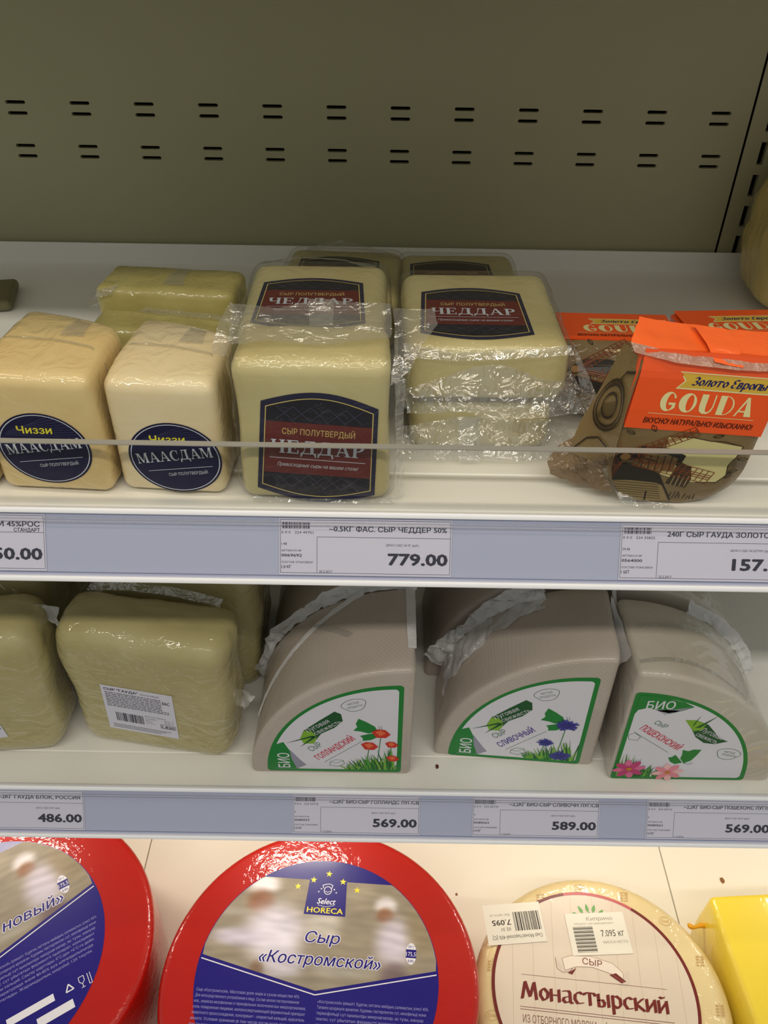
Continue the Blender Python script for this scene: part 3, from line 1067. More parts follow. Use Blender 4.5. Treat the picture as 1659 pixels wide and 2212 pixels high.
# left stack behind the standing pack
cheddar_flat('lower lying cheddar pack hidden under the label-up pack behind the standing one', -42, 470, S1, 2, False, 34, 84, 96, 36, bag=False)
f2 = cheddar_flat('lying cheddar pack with dark label directly behind the standing cheddar pack', -42, 466, S1 + 37, 0, True, 35, 84, 98, 40, dl=(-2, -12, 1))
ribbon('film_flap', [(-38, 48, 40), (-15, 50, 43), (10, 50, 42), (36, 46, 40)], [(-36, 36, 44), (-14, 40, 46), (10, 40, 45), (34, 36, 43)], f2, FILM_FOLD, 34, 7, 1.6, .08, 17)
f3 = cheddar_flat('rear lying cheddar pack showing only its label top, nearest the olive cheese blocks', -34, 592, S1, -3, True, 36, 88, 98, 38, dl=(-3, -4, 0))
ribbon('film_flap', [(-30, 44, 40), (-6, 46, 46), (20, 44, 42), (40, 40, 38)], [(-32, 30, 42), (-6, 30, 44), (20, 30, 43), (42, 28, 40)], f3, FILM_FOLD, 30, 6, 1.6, .08, 18)

# the standing pack
E_ = thing('cheddar_pack', 'standing cheddar pack in loose clear film with large dark label facing the aisle', 'cheese', -37.5, 387, S1 + .4, 0, 'cheddar packs')


def waist(p):
    k = math.exp(-((p.z - 55) / 22.0) ** 2)
    p.x *= 1 - .035 * k
    return p


v, f = rbox(81, 46, 86, 8, 10, waist, 0.7, 0.025, 41, flat=(0, -1, 0))
mk('cheese', v, f, CHED, E_)
cheddar_label(E_, rotfn(plane_map((2.5, -23.3, 35), (1, 0, 0), (0, 0, 1)), -4))
v, f = rbox(86, 50, 89, 9, 14, None, 1.5, 0.05, 42, flat=(0, -1, 0))
mk('film_bag', [p + Vector((1, .3, 0)) for p in v], f, FILM, E_)
ribbon('film_flap', [(-41, -20, 88), (-40, 0, 91), (-38, 20, 92)], [(-50, -14, 84), (-49, -2, 92), (-45, 22, 97)], E_, FILM_FOLD, 22, 8, 1.6, .08, 43)
ribbon('film_flap', [(-41, -12, 90), (-20, -8, 91), (0, -10, 89), (20, -8, 91), (40, -4, 91)], [(-44, 22, 96), (-20, 23, 94), (0, 24, 97), (22, 24, 97), (40, 22, 97)], E_, FILM_FOLD, 40, 8, 1.8, .07, 44)
ribbon('film_flap', [(40, -22, 74), (42, -10, 84), (42, 10, 90), (41, 24, 94)], [(50, -16, 79), (56, -4, 88), (64, 8, 93), (62, 20, 96)], E_, FILM_FOLD, 24, 8, 1.4, .08, 45)
ribbon('film_seal', [(-2, 6, 92), (-3, 18, 95), (-4, 25, 98)], [(10, 6, 92), (10, 18, 95), (10, 25, 98)], E_, FILM_FOLD, 10, 5, .4, .1, 46)
ribbon('film_flap', [(42, -22, 80), (43, -23, 50), (43, -23, 20), (43, -22, 1)], [(48, -20, 76), (47, -20, 50), (48, -20, 22), (49, -18, 1)], E_, FILM_FOLD, 30, 5, 1.0, .08, 47)
ribbon('film_flap', [(-36, -23, 4), (-10, -24, 3), (20, -24, 3), (44, -22, 4)], [(-34, -26.2, 2), (-10, -26.6, 2.2), (20, -26.6, 2), (44, -26, 2.4)], E_, FILM_FOLD, 34, 5, .4, .1, 48)

# ------------------------------------------------------------------ orange windmill packs
KRAFT = mat('kraft_film', srgb(128, 106, 68), 0.4, srgb(112, 92, 58), 30, coat=0.6, crough=.12, wrinkle=.5, wscale=60)
ORANGE = mat('orange_film', srgb(238, 86, 28), 0.38, coat=0.4, crough=.2, wrinkle=.25, wscale=50)
CREAMP = mat('print_cream', srgb(226, 216, 158), 0.4)
BROWN = ink(44, 32, 22)
RUST = ink(128, 66, 34)
WINDOW = mat('pack_window', srgb(206, 196, 140), 0.35)
GOLDB = mat('gold_banner', srgb(210, 172, 64), 0.35)
BLUEI = ink(28, 30, 92)


def halfw(tt, H=92.0, w=38.0):
    q = min(1, max(0, tt / (0.30 * H)))
    e = math.sqrt(max(0, 1 - (1 - q) ** 2))
    return w * (.38 + .62 * e)


def pack(label, x, y, z, rz, front, thick, ry=0, tails=True, seed=0, lean=0, shift=None):
    """front: (y,z) polyline bottom -> top of the printed face; total run about 92 mm"""
    t = thing('gouda_pack', label, 'cheese pack', x, y, z, rz, 'orange windmill packs', 0, ry)
    L = [0]
    for a, b in zip(front, front[1:]):
        L.append(L[-1] + math.hypot(b[0] - a[0], b[1] - a[1]))
    tot = L[-1]

    def pt(s):
        s = max(0, min(tot, s))
        for i in range(len(front) - 1):
            if s <= L[i + 1] + 1e-9:
                u = (s - L[i]) / (L[i + 1] - L[i])
                a, b = front[i], front[i + 1]
                d = Vector((b[0] - a[0], b[1] - a[1])).normalized()
                return a[0] + (b[0] - a[0]) * u, a[1] + (b[1] - a[1]) * u, d
    ns, nx = 30, 16
    verts, faces, mi = [], [], []
    ORH = tot - 43.5
    rings = []
    for i in range(ns + 1):
        s = tot * i / ns
        py, pz, d = pt(s)
        n = Vector((d.y, -d.x))       # into the pack (towards +y for an upright face)
        th = thick(s / tot)
        hw = halfw(s, tot)
        ring = []
        for j in range(nx + 1):
            u = -1 + 2 * j / nx
            edge = 1 - abs(u) ** 10
            ring.append((u * hw, py + n.x * (1 - edge) * 3, pz + n.y * (1 - edge) * 3))
        for j in range(nx + 1):
            u = 1 - 2 * j / nx
            edge = 1 - abs(u) ** 8
            tt = th - 3 * (1 - edge) * 2
            nz = noise.noise(Vector((u * 2 + seed, s * .05, seed)))
            ring.append((u * hw * .96, py + n.x * (tt + nz), max(pz + n.y * (tt + nz), 0.4)))
        rings.append(len(verts))
        verts += ring
    m_ = 2 * (nx + 1)
    for i in range(ns):
        for j in range(m_):
            k = (j + 1) % m_
            faces.append((rings[i] + j, rings[i] + k, rings[i + 1] + k, rings[i + 1] + j))
            s = tot * (i + .5) / ns
            side = j >= m_ - 1 or j == nx
            mi.append(1 if s > ORH + 1 and not (side and s < tot * .86) else 0)
    faces.append(tuple(reversed([rings[0] + j for j in range(m_)])))
    mi.append(0)
    faces.append(tuple(rings[ns] + j for j in range(m_)))
    mi.append(1)
    mk('wrapper', verts, faces, [KRAFT, ORANGE], t, midx=mi, sharp=50)

    def fn(px, py_, l):              # px across, py_ = run along the face from the bottom
        a, b, d = pt(py_)
        n = Vector((-d.y, d.x))
        return Vector((px, a + n.x * (l + .25), b + n.y * (l + .25)))
    # orange front panel with trapezoid lower edge, split in strips so that it follows the bend
    P = Print()
    for i in range(12):
        s0, s1 = ORH + 43.5 * i / 12, ORH + 43.5 * (i + 1) / 12
        for q in range(6):
            xa, xb = -37 + 74 * q / 6, -37 + 74 * (q + 1) / 6
            P.rect(xa, xb, s0, s1, ORANGE, 0)
    lb = P.build('front_panel', fn, t)
    P = Print()
    B = ORH
    P.poly([(-17, B + 33.5), (35, B + 33.5), (31.5, B + 28.8), (35, B + 24.2), (-17, B + 24.2), (-20.5 + 7, B + 28.8)], CREAMP, 1)
    P.poly([(-15.8, B + 32.7), (33.6, B + 32.7), (30.5, B + 28.8), (33.6, B + 25.0), (-15.8, B + 25.0), (-12.6, B + 28.8)], GOLDB, 2)
    P.nib('Золото Европы', 10, B + 26.8, 3.2, BLUEI, w=39, align='C', shear=.25, layer=3, pen=.26)
    P.glyphs(DECO, 'GOUDA', 2.5, B + 11.3, 11, CREAMP, w=50, align='C', layer=2, gap=.08)
    P.line((-27, B + 9.6), (29, B + 9.6), .3, CREAMP, 2)
    P.text('ВКУСНО! НАТУРАЛЬНО! ИЗЫСКАННО!', 1, B + 3.8, 3.2, ink(70, 24, 14), w=58, align='C', bold=.03, shear=.1, layer=2)
    P.build('panel_print', fn, lb)
    # windmill drawing on the kraft part
    P = Print()
    P.poly([(2, 44), (12, 44.5), (26, 42), (34, 41), (33, 34), (31, 28), (32, 22), (29, 17), (20, 16), (12, 17), (4, 20)], WINDOW, 1)
    P.path([(2, 44), (12, 44.5), (20, 43), (26, 43.3), (34, 41), (33, 34), (31.6, 31), (31, 28), (32, 22), (29, 17), (20, 16)], .4, BROWN, 2)
    ROOF = ink(40, 34, 28)
    P.poly([(-26, 20), (-20, 30), (-8, 37), (4, 37), (12, 33), (11, 26), (2, 28), (-6, 29), (-14, 27), (-20, 20)], ROOF, 2)
    P.poly([(-6, 33), (4, 33), (9, 31), (9, 22), (-6, 22)], ink(120, 98, 62), 3)
    for k in range(5):
        P.line((-5 + 3 * k, 22), (-5.5 + 3 * k, 32), .5, ROOF, 4)
    P.poly([(-17, 22), (-12, 26), (-4, 24), (4, 20), (8, 12), (4, 14), (-6, 15), (-18, 14)], ROOF, 4)
    P.poly([(-17, 15), (6, 14), (12, 2), (4, .5), (-4, 0.4), (-12, 2), (-17, 5)], ink(140, 120, 80), 3)
    for k in range(7):
        P.line((-16 + k, 13.5 - 1.7 * k), (5 + k * .6, 13 - 1.7 * k), .3, BROWN, 5)
    P.line((-17, 16), (-17.5, 4), .9, ROOF, 5)
    P.line((0, 16), (2, 1), .8, ROOF, 5)
    P.line((6, 15), (13, 2), .8, ROOF, 5)
    P.poly([(8, 14), (17, 12), (18, 18), (16, 26), (10, 29)], ink(60, 48, 34), 3)
    for k in range(4):
        P.line((10 + 2 * k, 13), (10.5 + 2 * k, 20), .5, ink(150, 130, 90), 5)

    def blade(a, l0, l1, wd):
        ca, sa = math.cos(math.radians(a)), math.sin(math.radians(a))
        pt2 = lambda r, q: (-13 + r * ca - q * sa, 30 + r * sa + q * ca)
        P.line(pt2(0, 0), pt2(l1, 0), .5, RUST, 6)
        for q in (-wd, -wd / 3, wd / 3, wd):
            P.line(pt2(l0, q), pt2(l1, q), .38, RUST, 6)
        n = int((l1 - l0) / 2.6)
        for k in range(n + 1):
            r = l0 + (l1 - l0) * k / n
            P.line(pt2(r, -wd), pt2(r, wd), .38, RUST, 6)
    blade(36, 5, 32, 2.8)
    blade(-15, 5, 40, 4.0)
    blade(160, 4, 19, 3.6)
    blade(222, 4, 18, 3.2)
    P.poly(_ell(-13, 30, 2.2, 2.2, 12), ink(150, 110, 60), 7)
    R = random.Random(seed + 4)
    for k in range(12):
        x0 = 12 + k * 1.5
        if x0 < halfw(4, tot) - 3:
            P.line((x0, 3.5), (x0 + R.uniform(-.6, .6), 5.5 + R.uniform(0, 3.5)), .35, BROWN, 2)
    for cx, cy, a in ((-4, 46.5, 120), (20, 45.6, 20), (33.5, 33, 10), (32, 24, 30), (-12, 44, 150), (32, 20, 70)):
        ca, sa = math.cos(math.radians(a)), math.sin(math.radians(a))
        q = [(0, 0), (1.5, .9), (3, 1), (4.6, 0), (3, -1), (1.5, -.9)]
        q = [(cx + p[0] * ca - p[1] * sa, cy + p[0] * sa + p[1] * ca) for p in q]
        q = [p for p in q]
        P.path(q, .3, BROWN, 2, True)
        P.line(q[0], q[3], .25, BROWN, 2)
    P.v = [(max(-31 + (q[0] + 13) * 1.3, -halfw(q[1], tot) + 1.2), q[1], q[2]) for q in P.v]
    P.v = [(min(q[0], halfw(q[1], tot) - 1.2), q[1], q[2]) for q in P.v]
    P.build('windmill_print', fn, t)
    return t, fn


up = [(-15, 1.2), (-16.5, 12), (-17, 30), (-17, 60), (-16, 80), (-13, 92)]
th_up = lambda q: 34 - 12 * q + 6 * math.sin(math.pi * q)
g, gfn = pack('upright orange-topped windmill cheese pack standing in front of two lying ones', 155.5, 383, S1, 2, up, th_up, 5.0, seed=1)
# folded orange crimp along the top
ORF = mat('orange_fold', srgb(246, 104, 42), 0.35, coat=.5, crough=.15, wrinkle=.4, wscale=60)
ribbon('top_fold', [(-44, -10, 93), (-20, -13, 90.5), (10, -13, 89.5), (40, -12, 90)], [(-36, 10, 98), (-10, 12, 95), (10, 12, 94), (40, 11, 95)], g, ORF, 34, 8, .9, .06, 51)
ribbon('crimped_seal', [(-44, -10.6, 93.4), (-20, -13.6, 90.8), (10, -13.6, 89.8), (40, -12.6, 90.4)], [(-42, -14, 89.6), (-20, -17.4, 87.4), (10, -17.6, 86.4), (40, -17, 87)], g,
       film('seal_film', .75, .25, .5, 120, .06, milkcol=(.55, .34, .26, 1)), 40, 5, .6, .12, 52)
ribbon('top_tab', [(-2, -16, 89), (-4, -6, 93.4), (-8, 8, 97)], [(13, -17, 87.6), (13, -6, 92.6), (10, 8, 96)], g, ORF, 12, 5, .4, .1, 53)
GA = [Vector(q) for q in ((-37, -15, 86), (-37.6, -16, 60), (-37, -16, 36), (-34, -15, 20))]
GB = [Vector(q) for q in ((-40, 8, 84), (-44, 10, 58), (-51, 8, 36), (-55, 4, 18))]
gu = ribbon('gusset', GA, GB, g, KRAFT, 24, 8, .4, .06, 60)


def on_gusset(x, y, l):        # x across 0..1 from the front edge, y down 0..1
    k = min(2, int(y * 3))
    u = y * 3 - k
    a_, b_ = GA[k].lerp(GA[k + 1], u), GB[k].lerp(GB[k + 1], u)
    return a_.lerp(b_, x) + Vector((-.82, -.5, .28)) * (1.0 + l)


P = Print()
for rr in (1.0, .84, .5):
    P.path([(.5 + .40 * rr * math.cos(q * .3142), .42 + .20 * rr * math.sin(q * .3142)) for q in range(20)], .022, BROWN, 1, True)
for q in range(9):
    P.line((.32 + .045 * q, .34 + .012 * q), (.36 + .04 * q, .5 + .008 * q), .012, BROWN, 2)
P.path([(.2, .75), (.45, .7), (.7, .78), (.9, .95)], .02, BROWN, 1)
P.path([(.1, .1), (.4, .14), (.55, .24)], .02, BROWN, 1)
P.build('gusset_print', on_gusset, gu)
KF = film('kraft_crumple', .72, .12, .9, 110, .10, tint=(.6, .45, .3, 1), milkcol=(.24, .15, .07, 1))
ribbon('film_tail', [(-34, -6, 38), (-40, 2, 28), (-44, 0, 14), (-40, -6, 2)], [(-48, 10, 26), (-62, 4, 20), (-66, 2, 12), (-62, 2, 1.5)], g, KF, 22, 9, 3.0, .07, 54)
ribbon('film_tail', [(-30, -15, 24), (-38, -10, 18), (-30, -15, 6)], [(-40, -10, 26), (-52, -4, 14), (-40, -10, 3)], g, KF, 18, 7, 2.4, .08, 55)
ribbon('film_tail', [(-30, -15, 8), (-15, -17, 3), (0, -17, 2)], [(-24, -20, 1.5), (-10, -22, 1.2), (8, -21, 1.2)], g, FILM_FOLD, 20, 5, .8, .1, 56)
ribbon('film_tail', [(32, -8, 28), (30, -10, 18), (26, -12, 8)], [(44, 2, 26), (42, 0, 14), (34, -6, 5)], g, FILM_FOLD, 18, 6, 1.6, .08, 57)
# left gusset with the printed cheese wheel outline
lie = [(-12, 2), (-8, 17), (-2, 30), (15, 43.5), (57, 40.5)]
th_lie = lambda q: 30 - 2 * q
lie2 = [(-12, 2), (-8, 17), (-2, 30), (15, 45), (57, 43)]
p2, _ = pack('lying windmill cheese pack with orange end beside the cheddar stack', 150, 467, S1, -1, lie, th_lie, 0, seed=2)
ribbon('film_tail', [(-36, -10, 34), (-30, -14, 26), (-18, -16, 18), (0, -18, 14)], [(-44, -22, 18), (-34, -28, 16), (-18, -30, 12), (2, -30, 8)], p2,
       film('silver_crumple', .5, .1, 1.0, 120, .25, milkcol=(.25, .2, .15, 1)), 26, 8, 2.4, .07, 58)
p3, _ = pack('lying windmill cheese pack with orange end below the leaning film-wrapped cheese at the post', 234, 470, S1, 4, lie2, th_lie, 0, seed=3)

# film-wrapped cheese leaning at the post, right end of the upper shelf
t = thing('cheese_block', 'large yellow film-wrapped cheese standing against the slotted post', 'cheese', 352, 640, S1, 0)


def lean(p):
    p.z -= 58 * max(0, -p.x / 62) ** 1.3 * (p.z / 150)
    p.x -= 5 * math.exp(-((p.z - 45) / 30.0) ** 2) * (1 if p.x < 0 else -1)
    return p


v, f = rbox(124, 96, 150, 30, 10, lean, 4.5, 0.025, 61)
mk('cheese', v, f, mat('film_cheese', srgb(206, 182, 108), 0.5, srgb(190, 170, 100), 20, coat=.8, crough=.15, wrinkle=.9, wscale=35, stretch=(2, 2, .6)), t)

# ================================================================== lower shelf
GAUDA = mat('gauda_cheese', srgb(182, 172, 126), 0.5, srgb(172, 160, 108), 22, 0.08, 120, 1.0, 0.035, 0.7, 45, stretch=(1, 1, 1.6))
STICK = mat('sticker_paper', srgb(214, 212, 226), 0.5)
GREY = ink(96, 96, 110)


def gauda(label, x, y, rz, sx, sy, sz, seed, lab=None, lean=0):
    t = thing('cheese_block', label, 'cheese', x, y, S2, rz, 'large yellow shrink-wrapped blocks')

    def de(p):
        u = p.z / sz
        p.x *= 1 - .10 * (1 - u) ** 2 - .02 * u
        p.y += lean * p.z
        for q in range(3):
            p.x += .6 * math.sin(p.z * .09 + q + seed)
        return p
    v, f = rbox(sx, sy, sz, 17, 16, de, 2.0, 0.03, seed, flat=(0, -1, 0))
    mk('cheese', v, f, GAUDA, t)
    if lab:
        fn = rotfn(plane_map((0, -sy / 2 - .4, 0), (1, 0, 0), (0, -lean, 1)), lab[3], lab[0], lab[1])
        cx, cz = lab[0], lab[1]
        w2, h2 = 27.5, 25.5
        P = Print()
        P.poly(_rect(cx - w2, cx + w2, cz - h2, cz + h2), STICK, 0)
        lb = P.build('sticker', fn, t)
        P = Print()
        P.text('СЫР "ГАУДА"', cx - 25, cz + 20.5, 2.6, INKD, w=26, bold=.02)
        P.text('БРУСКОВЫЙ', cx + 3, cz + 20.5, 1.4, GREY, w=14)
        R = random.Random(seed)
        for k in range(9):
            y0 = cz + 18 - k * 1.9
            x0 = cx - 25
            xe = cx + (18 if k < 7 else 23)
            while x0 < xe:
                wd = R.uniform(1.2, 5)
                P.rect(x0, min(x0 + wd, xe), y0 - .55, y0 + .35, GREY, 1)
                x0 += wd + .6
        P.text('EAC', cx + 19, cz + 13.5, 3.4, INKD, w=5.5, bold=.02)
        barcode(P, cx - 20, cx + 1.5, cz - 14.5, cz - 4.5, INKD, 5, 1, 24)
        for k, q in enumerate(('Дата изготовления', 'упаковано', 'Масса', 'нетто, кг')):
            P.text(q, cx + 3, cz - 4.5 - 2.6 * k, 1.3, GREY)
        P.text('20-01-17', cx + 18, cz - 7, 1.5, GREY)
        P.text('20-05-17', cx + 18, cz - 9.6, 1.5, GREY)
        P.path(_rect(cx + 14.5, cx + 26, cz - 15.5, cz - 11), .35, INKD, 1, True)
        P.text(lab[2], cx + 20.3, cz - 14.8, 3.0, INKD, w=9.6, align='C', bold=.02)
        for k in range(3):
            P.rect(cx - 24, cx + 22 - 4 * k, cz - 19.6 - 1.7 * k, cz - 19 - 1.7 * k, GREY, 1)
        P.build('sticker_print', fn, lb)
    return t


gl = gauda('large yellow shrink-wrapped cheese block with sticker 1,820 beside the tulip label wedge', -170, 416, -9, 132, 52, 131, 71, (-5, 53, '1,820', -2))
ribbon('film_tail', [(56, 8, 52), (58, 10, 44), (57, 8, 36)], [(74, -2, 62), (76, 2, 54), (66, 0, 40)], gl, FILM_MILK, 16, 8, 3, .08, 72)
ribbon('film_fold', [(-52, 20, 127), (-20, 23, 129), (20, 23, 129), (50, 20, 127)], [(-50, 24, 132), (-20, 26, 135), (20, 26, 135), (52, 24, 132)], gl, FILM_FOLD, 40, 5, 1.2, .1, 73)
gk = gauda('large yellow shrink-wrapped cheese block with sticker 1,844 next to the one marked 1,820', -303, 411, 6, 122, 54, 133, 74, (-13, 49, '1,844', 8))
ribbon('film_tail', [(46, 10, 128), (54, 12, 122), (58, 10, 114)], [(58, 6, 132), (70, 8, 127), (68, 4, 108)], gk, FILM_MILK, 16, 8, 3, .08, 75)
gauda('large yellow shrink-wrapped cheese block in shade behind the block with sticker 1,820', -160, 508, 2, 128, 110, 158, 76)
gauda('shaded yellow cheese block behind the sticker 1,844 block', -318, 508, -4, 130, 110, 156, 77)

WEDGE = mat('rind_cheese', srgb(187, 176, 168), 0.55, srgb(180, 168, 156), 18, 0.05, 300, 0.5, 0.12, 0.3, 45, weave=0.10)
WEDGE_P = mat('smooth_rind_cheese', srgb(198, 190, 178), 0.5, srgb(190, 178, 162), 18, 0.04, 300, 1.0, 0.05, 0.7, 25)
GREEN = mat('label_green', srgb(22, 128, 52), 0.4)
LWHITE = mat('label_white', srgb(222, 220, 230), 0.4)
DGREEN = ink(14, 84, 40)
LGREEN = ink(128, 178, 50)
OUTL = ink(60, 110, 84)


def sector(R, r=4.5, n=26, mirror=False):
    """quarter disc loop: square corner at origin, arc towards -x (or +x if mirrored), counter-clockwise from the front"""
    L = []

    def arc(cx, cz, rr, a0, a1, k):
        for i in range(k + 1):
            a = math.radians(a0 + (a1 - a0) * i / k)
            L.append((cx + rr * math.cos(a), cz + rr * math.sin(a)))
    arc(-r, r, r, 0, -90, 5)
    arc(-R + r, r, r, 270, 180, 5)
    a0 = 180 - math.degrees(math.asin(r / R)) - .6
    a1 = 90 + math.degrees(math.asin(r / R)) + .6
    arc(0, 0, R, a0, a1, n)
    arc(-r, R - r, r, 90 - 0, 0, 5)
    return [(-p[0], p[1]) for p in L] if mirror else L


def wedge_body(R, depth, mirror, amp, seed, r=4):
    L = sector(R, 4.5, 28, mirror)
    n = len(L)
    nr = []
    for i in range(n):
        a, b = Vector(L[i - 1]), Vector(L[(i + 1) % n])
        d = (b - a).normalized()
        q = Vector((-d.y, d.x))
        c = Vector((-R * .4 if not mirror else R * .4, R * .4))
        if q.dot(Vector(L[i]) - c) < 0:
            q = -q
        nr.append(q)
    rings = []
    k = 4
    for i in range(k + 1):
        a = math.pi / 2 * i / k
        rings.append((r * (1 - math.cos(a)), -r * (1 - math.sin(a))))
    nm = 10
    rings += [(r + (depth - 2 * r) * i / nm, 0) for i in range(1, nm)]
    rings += [(depth - q[0], q[1]) for q in rings[:k + 1][::-1]]
    verts, faces = [], []
    for yy, ins in rings:
        for i in range(n):
            p = Vector(L[i]) + nr[i] * ins
            e = min(1, max(0, (yy - 1) / 8)) * (1 if ins == 0 else 0)
            s = noise.noise(Vector((p.x * .02 + seed, yy * .03, p.y * .02))) * amp * e
            p = p + nr[i] * s
            verts.append((p.x, yy, max(p.y, 0)))
    for j in range(len(rings) - 1):
        for i in range(n):
            k2 = (i + 1) % n
            faces.append((j * n + i, (j + 1) * n + i, (j + 1) * n + k2, j * n + k2))
    last = (len(rings) - 1) * n
    faces.append(tuple(range(n)))
    faces.append(tuple(reversed(range(last, last + n))))
    me = bpy.data.meshes.new('tmp')
    bm = bmesh.new()
    vs = [bm.verts.new(p) for p in verts]
    for q in faces:
        bm.faces.new([vs[i] for i in q])
    bmesh.ops.recalc_face_normals(bm, faces=bm.faces)
    bm.verts.index_update()
    F = [tuple(v.index for v in q.verts) for q in bm.faces]
    bm.free()
    bpy.data.meshes.remove(me)
    return verts, F


def leaf_logo(P, cx, cz, L, a, flip):
    """green leaf banner with the two-line name"""
    ca, sa = math.cos(math.radians(a)), math.sin(math.radians(a))
    T = lambda p: (cx + p[0] * ca - p[1] * sa, cz + p[0] * sa + p[1] * ca)
    if flip:
        sh = [(-22, 4), (-15, 8), (-4, 8.5), (6, 4.5), (14, 1), (22, 1.5), (16, -6), (8, -9), (-2, -7), (-10, -2)]
    else:
        sh = [(-22, -7.5), (-20, -1), (-12, 4.5), (4, 6.5), (20, 8), (22, 3), (18, -4), (8, -6.5), (-4, -6), (-12, -9.5), (-16, -12)]
    P.poly([T(p) for p in sh], DGREEN, 2)
    if flip:
        P.poly([T(p) for p in [(-22, 4), (-15, 8), (-6, 8.3), (-4, 2), (-8, -2.5), (-14, 0)]], LGREEN, 3)
        for q in ([(-12, 1), (-16, 14), (-14, 4)], [(-10, 1), (-5, 20), (-7, 3)]):
            P.poly([T(p) for p in q], DGREEN, 4)
    else:
        P.poly([T(p) for p in [(-22, -7.5), (-20, -1), (-12, 4.3), (-8, 0), (-9, -7), (-12, -9.3), (-16, -11.8)]], LGREEN, 3)
        for q in ([(-10, -6), (-33, 1), (-11, -3.6)], [(-9, -7), (-27, -9), (-10, -4.5)]):
            P.poly([T(p) for p in q], DGREEN, 4)
    p0 = T((-11, .8) if not flip else (-5, .2))
    P.text('Луговая', p0[0], p0[1], 4.6, LWHITE, w=21, rot=a, layer=5)
    p0 = T((-8, -4.8) if not flip else (-4, -5.4))
    P.text('свежесть', p0[0], p0[1], 4.2, LWHITE, w=24.5 if not flip else 20, rot=a, layer=5)


def grass(P, x0, x1, z0, seed, n=46, hmax=20, lay=6, fx=0):
    R = random.Random(seed)
    cols = [ink(34, 120, 40), ink(70, 150, 50), ink(20, 90, 36), ink(120, 176, 60)]
    for i in range(n):
        lay += .018
        x = R.uniform(x0, x1)
        k = (x - x0) / (x1 - x0)
        if fx < 0:
            k = 1 - k
        h = hmax * (.25 + .75 * k) * R.uniform(.5, 1.1)
        b = R.uniform(.5, 1.2)
        dx = R.uniform(-7, 4)
        if fx < 0:
            dx = -dx
        P.poly([(x - b, z0), (x + b, z0), (x + dx * .5 + b * .6, z0 + h * .55), (x + dx, z0 + h)], R.choice(cols), lay)


def butterfly(P, cx, cz, a, s=1.0):
    ca, sa = math.cos(math.radians(a)) * s, math.sin(math.radians(a)) * s
    T = lambda p: (cx + p[0] * ca - p[1] * sa, cz + p[0] * sa + p[1] * ca)
    P.poly([T(p) for p in [(8, -3), (6, 3), (0, 8), (-6, 12), (-8, 6), (-7, 2), (-10, -2), (-4, -3), (1, -5)]], GREEN, 3)
    P.poly([T(p) for p in [(7, -4), (0, -6.2), (-5, -8), (-3, -11), (-3, -14), (3, -13), (7, -10)]], GREEN, 3)
    P.path([T((8, -3)), T((9.5, 1)), T((8.5, 4))], .25, DGREEN, 3)
    P.path([T((8, -3)), T((11, 0)), T((10.5, 4))], .25, DGREEN, 3)


def flower(P, kind, cx, cz, r, lay=8):
    R = random.Random(int(cx * 10 + cz))
    if kind == 'tulip':
        red, lit = ink(206, 52, 34), ink(232, 112, 70)
        P.poly([(cx - r, cz + .35 * r), (cx - .4 * r, cz + .75 * r), (cx + .4 * r, cz + .65 * r), (cx + r, cz - .1 * r), (cx + .5 * r, cz - .7 * r), (cx - .5 * r, cz - .65 * r)], red, lay)
        P.poly([(cx - .6 * r, cz + .3 * r), (cx, cz + .6 * r), (cx + .5 * r, cz + .1 * r), (cx - .1 * r, cz - .4 * r)], lit, lay + 1)
    elif kind == 'corn':
        a, b = ink(44, 44, 128), ink(70, 72, 170)
        n = 22
        for k in range(n):
            an = 2 * math.pi * k / n
            rr = r * R.uniform(.75, 1.15)
            P.poly([(cx + .25 * r * math.cos(an + .5), cz + .2 * r * math.sin(an + .5)), (cx + .25 * r * math.cos(an - .5), cz + .2 * r * math.sin(an - .5)),
                    (cx + rr * math.cos(an - .1), cz + .72 * rr * math.sin(an - .1)), (cx + rr * math.cos(an + .1), cz + .72 * rr * math.sin(an + .1))], a if k % 2 else b, lay + k % 2)
        P.poly(_ell(cx, cz, .45 * r, .32 * r, 14), a, lay + 2)
    else:
        a, b = (ink(196, 62, 120), ink(224, 110, 156)) if kind == 'pink' else (ink(232, 142, 158), ink(244, 190, 192))
        for k in range(8):
            an = 2 * math.pi * k / 8 + .2
            ex, ez = cx + .55 * r * math.cos(an), cz + .5 * r * math.sin(an)
            q = [(.55 * r * math.cos(t_), .26 * r * math.sin(t_)) for t_ in [2 * math.pi * i / 12 for i in range(12)]]
            P.poly([(ex + p[0] * math.cos(an) - p[1] * math.sin(an), ez + .9 * (p[0] * math.sin(an) + p[1] * math.cos(an))) for p in q], a if k % 2 else b, lay + k % 2)
        P.poly(_ell(cx, cz, .2 * r, .17 * r, 12), ink(206, 130, 40), lay + 3)


def stamp(P, cx, cz, rot):
    pts = _ell(0, 0, 9, 6.5, 20)
    pts = [(p[0] * (1 + .12 * math.sin(3 * i / 20 * 6.28)), p[1]) for i, p in enumerate(pts)]
    ca, sa = math.cos(math.radians(rot)), math.sin(math.radians(rot))
    P.path([(cx + p[0] * ca - p[1] * sa, cz + p[0] * sa + p[1] * ca) for p in pts], .45, OUTL, 2, True)
    P.text('ЧИСТЫЕ', cx - .8 * sa * 1.5, cz + 1, 2.2, OUTL, w=9, align='C', rot=rot, layer=2)
    P.text('ПРОДУКТЫ', cx + .8, cz - 2.6, 2.2, OUTL, w=11.5, align='C', rot=rot, layer=2)


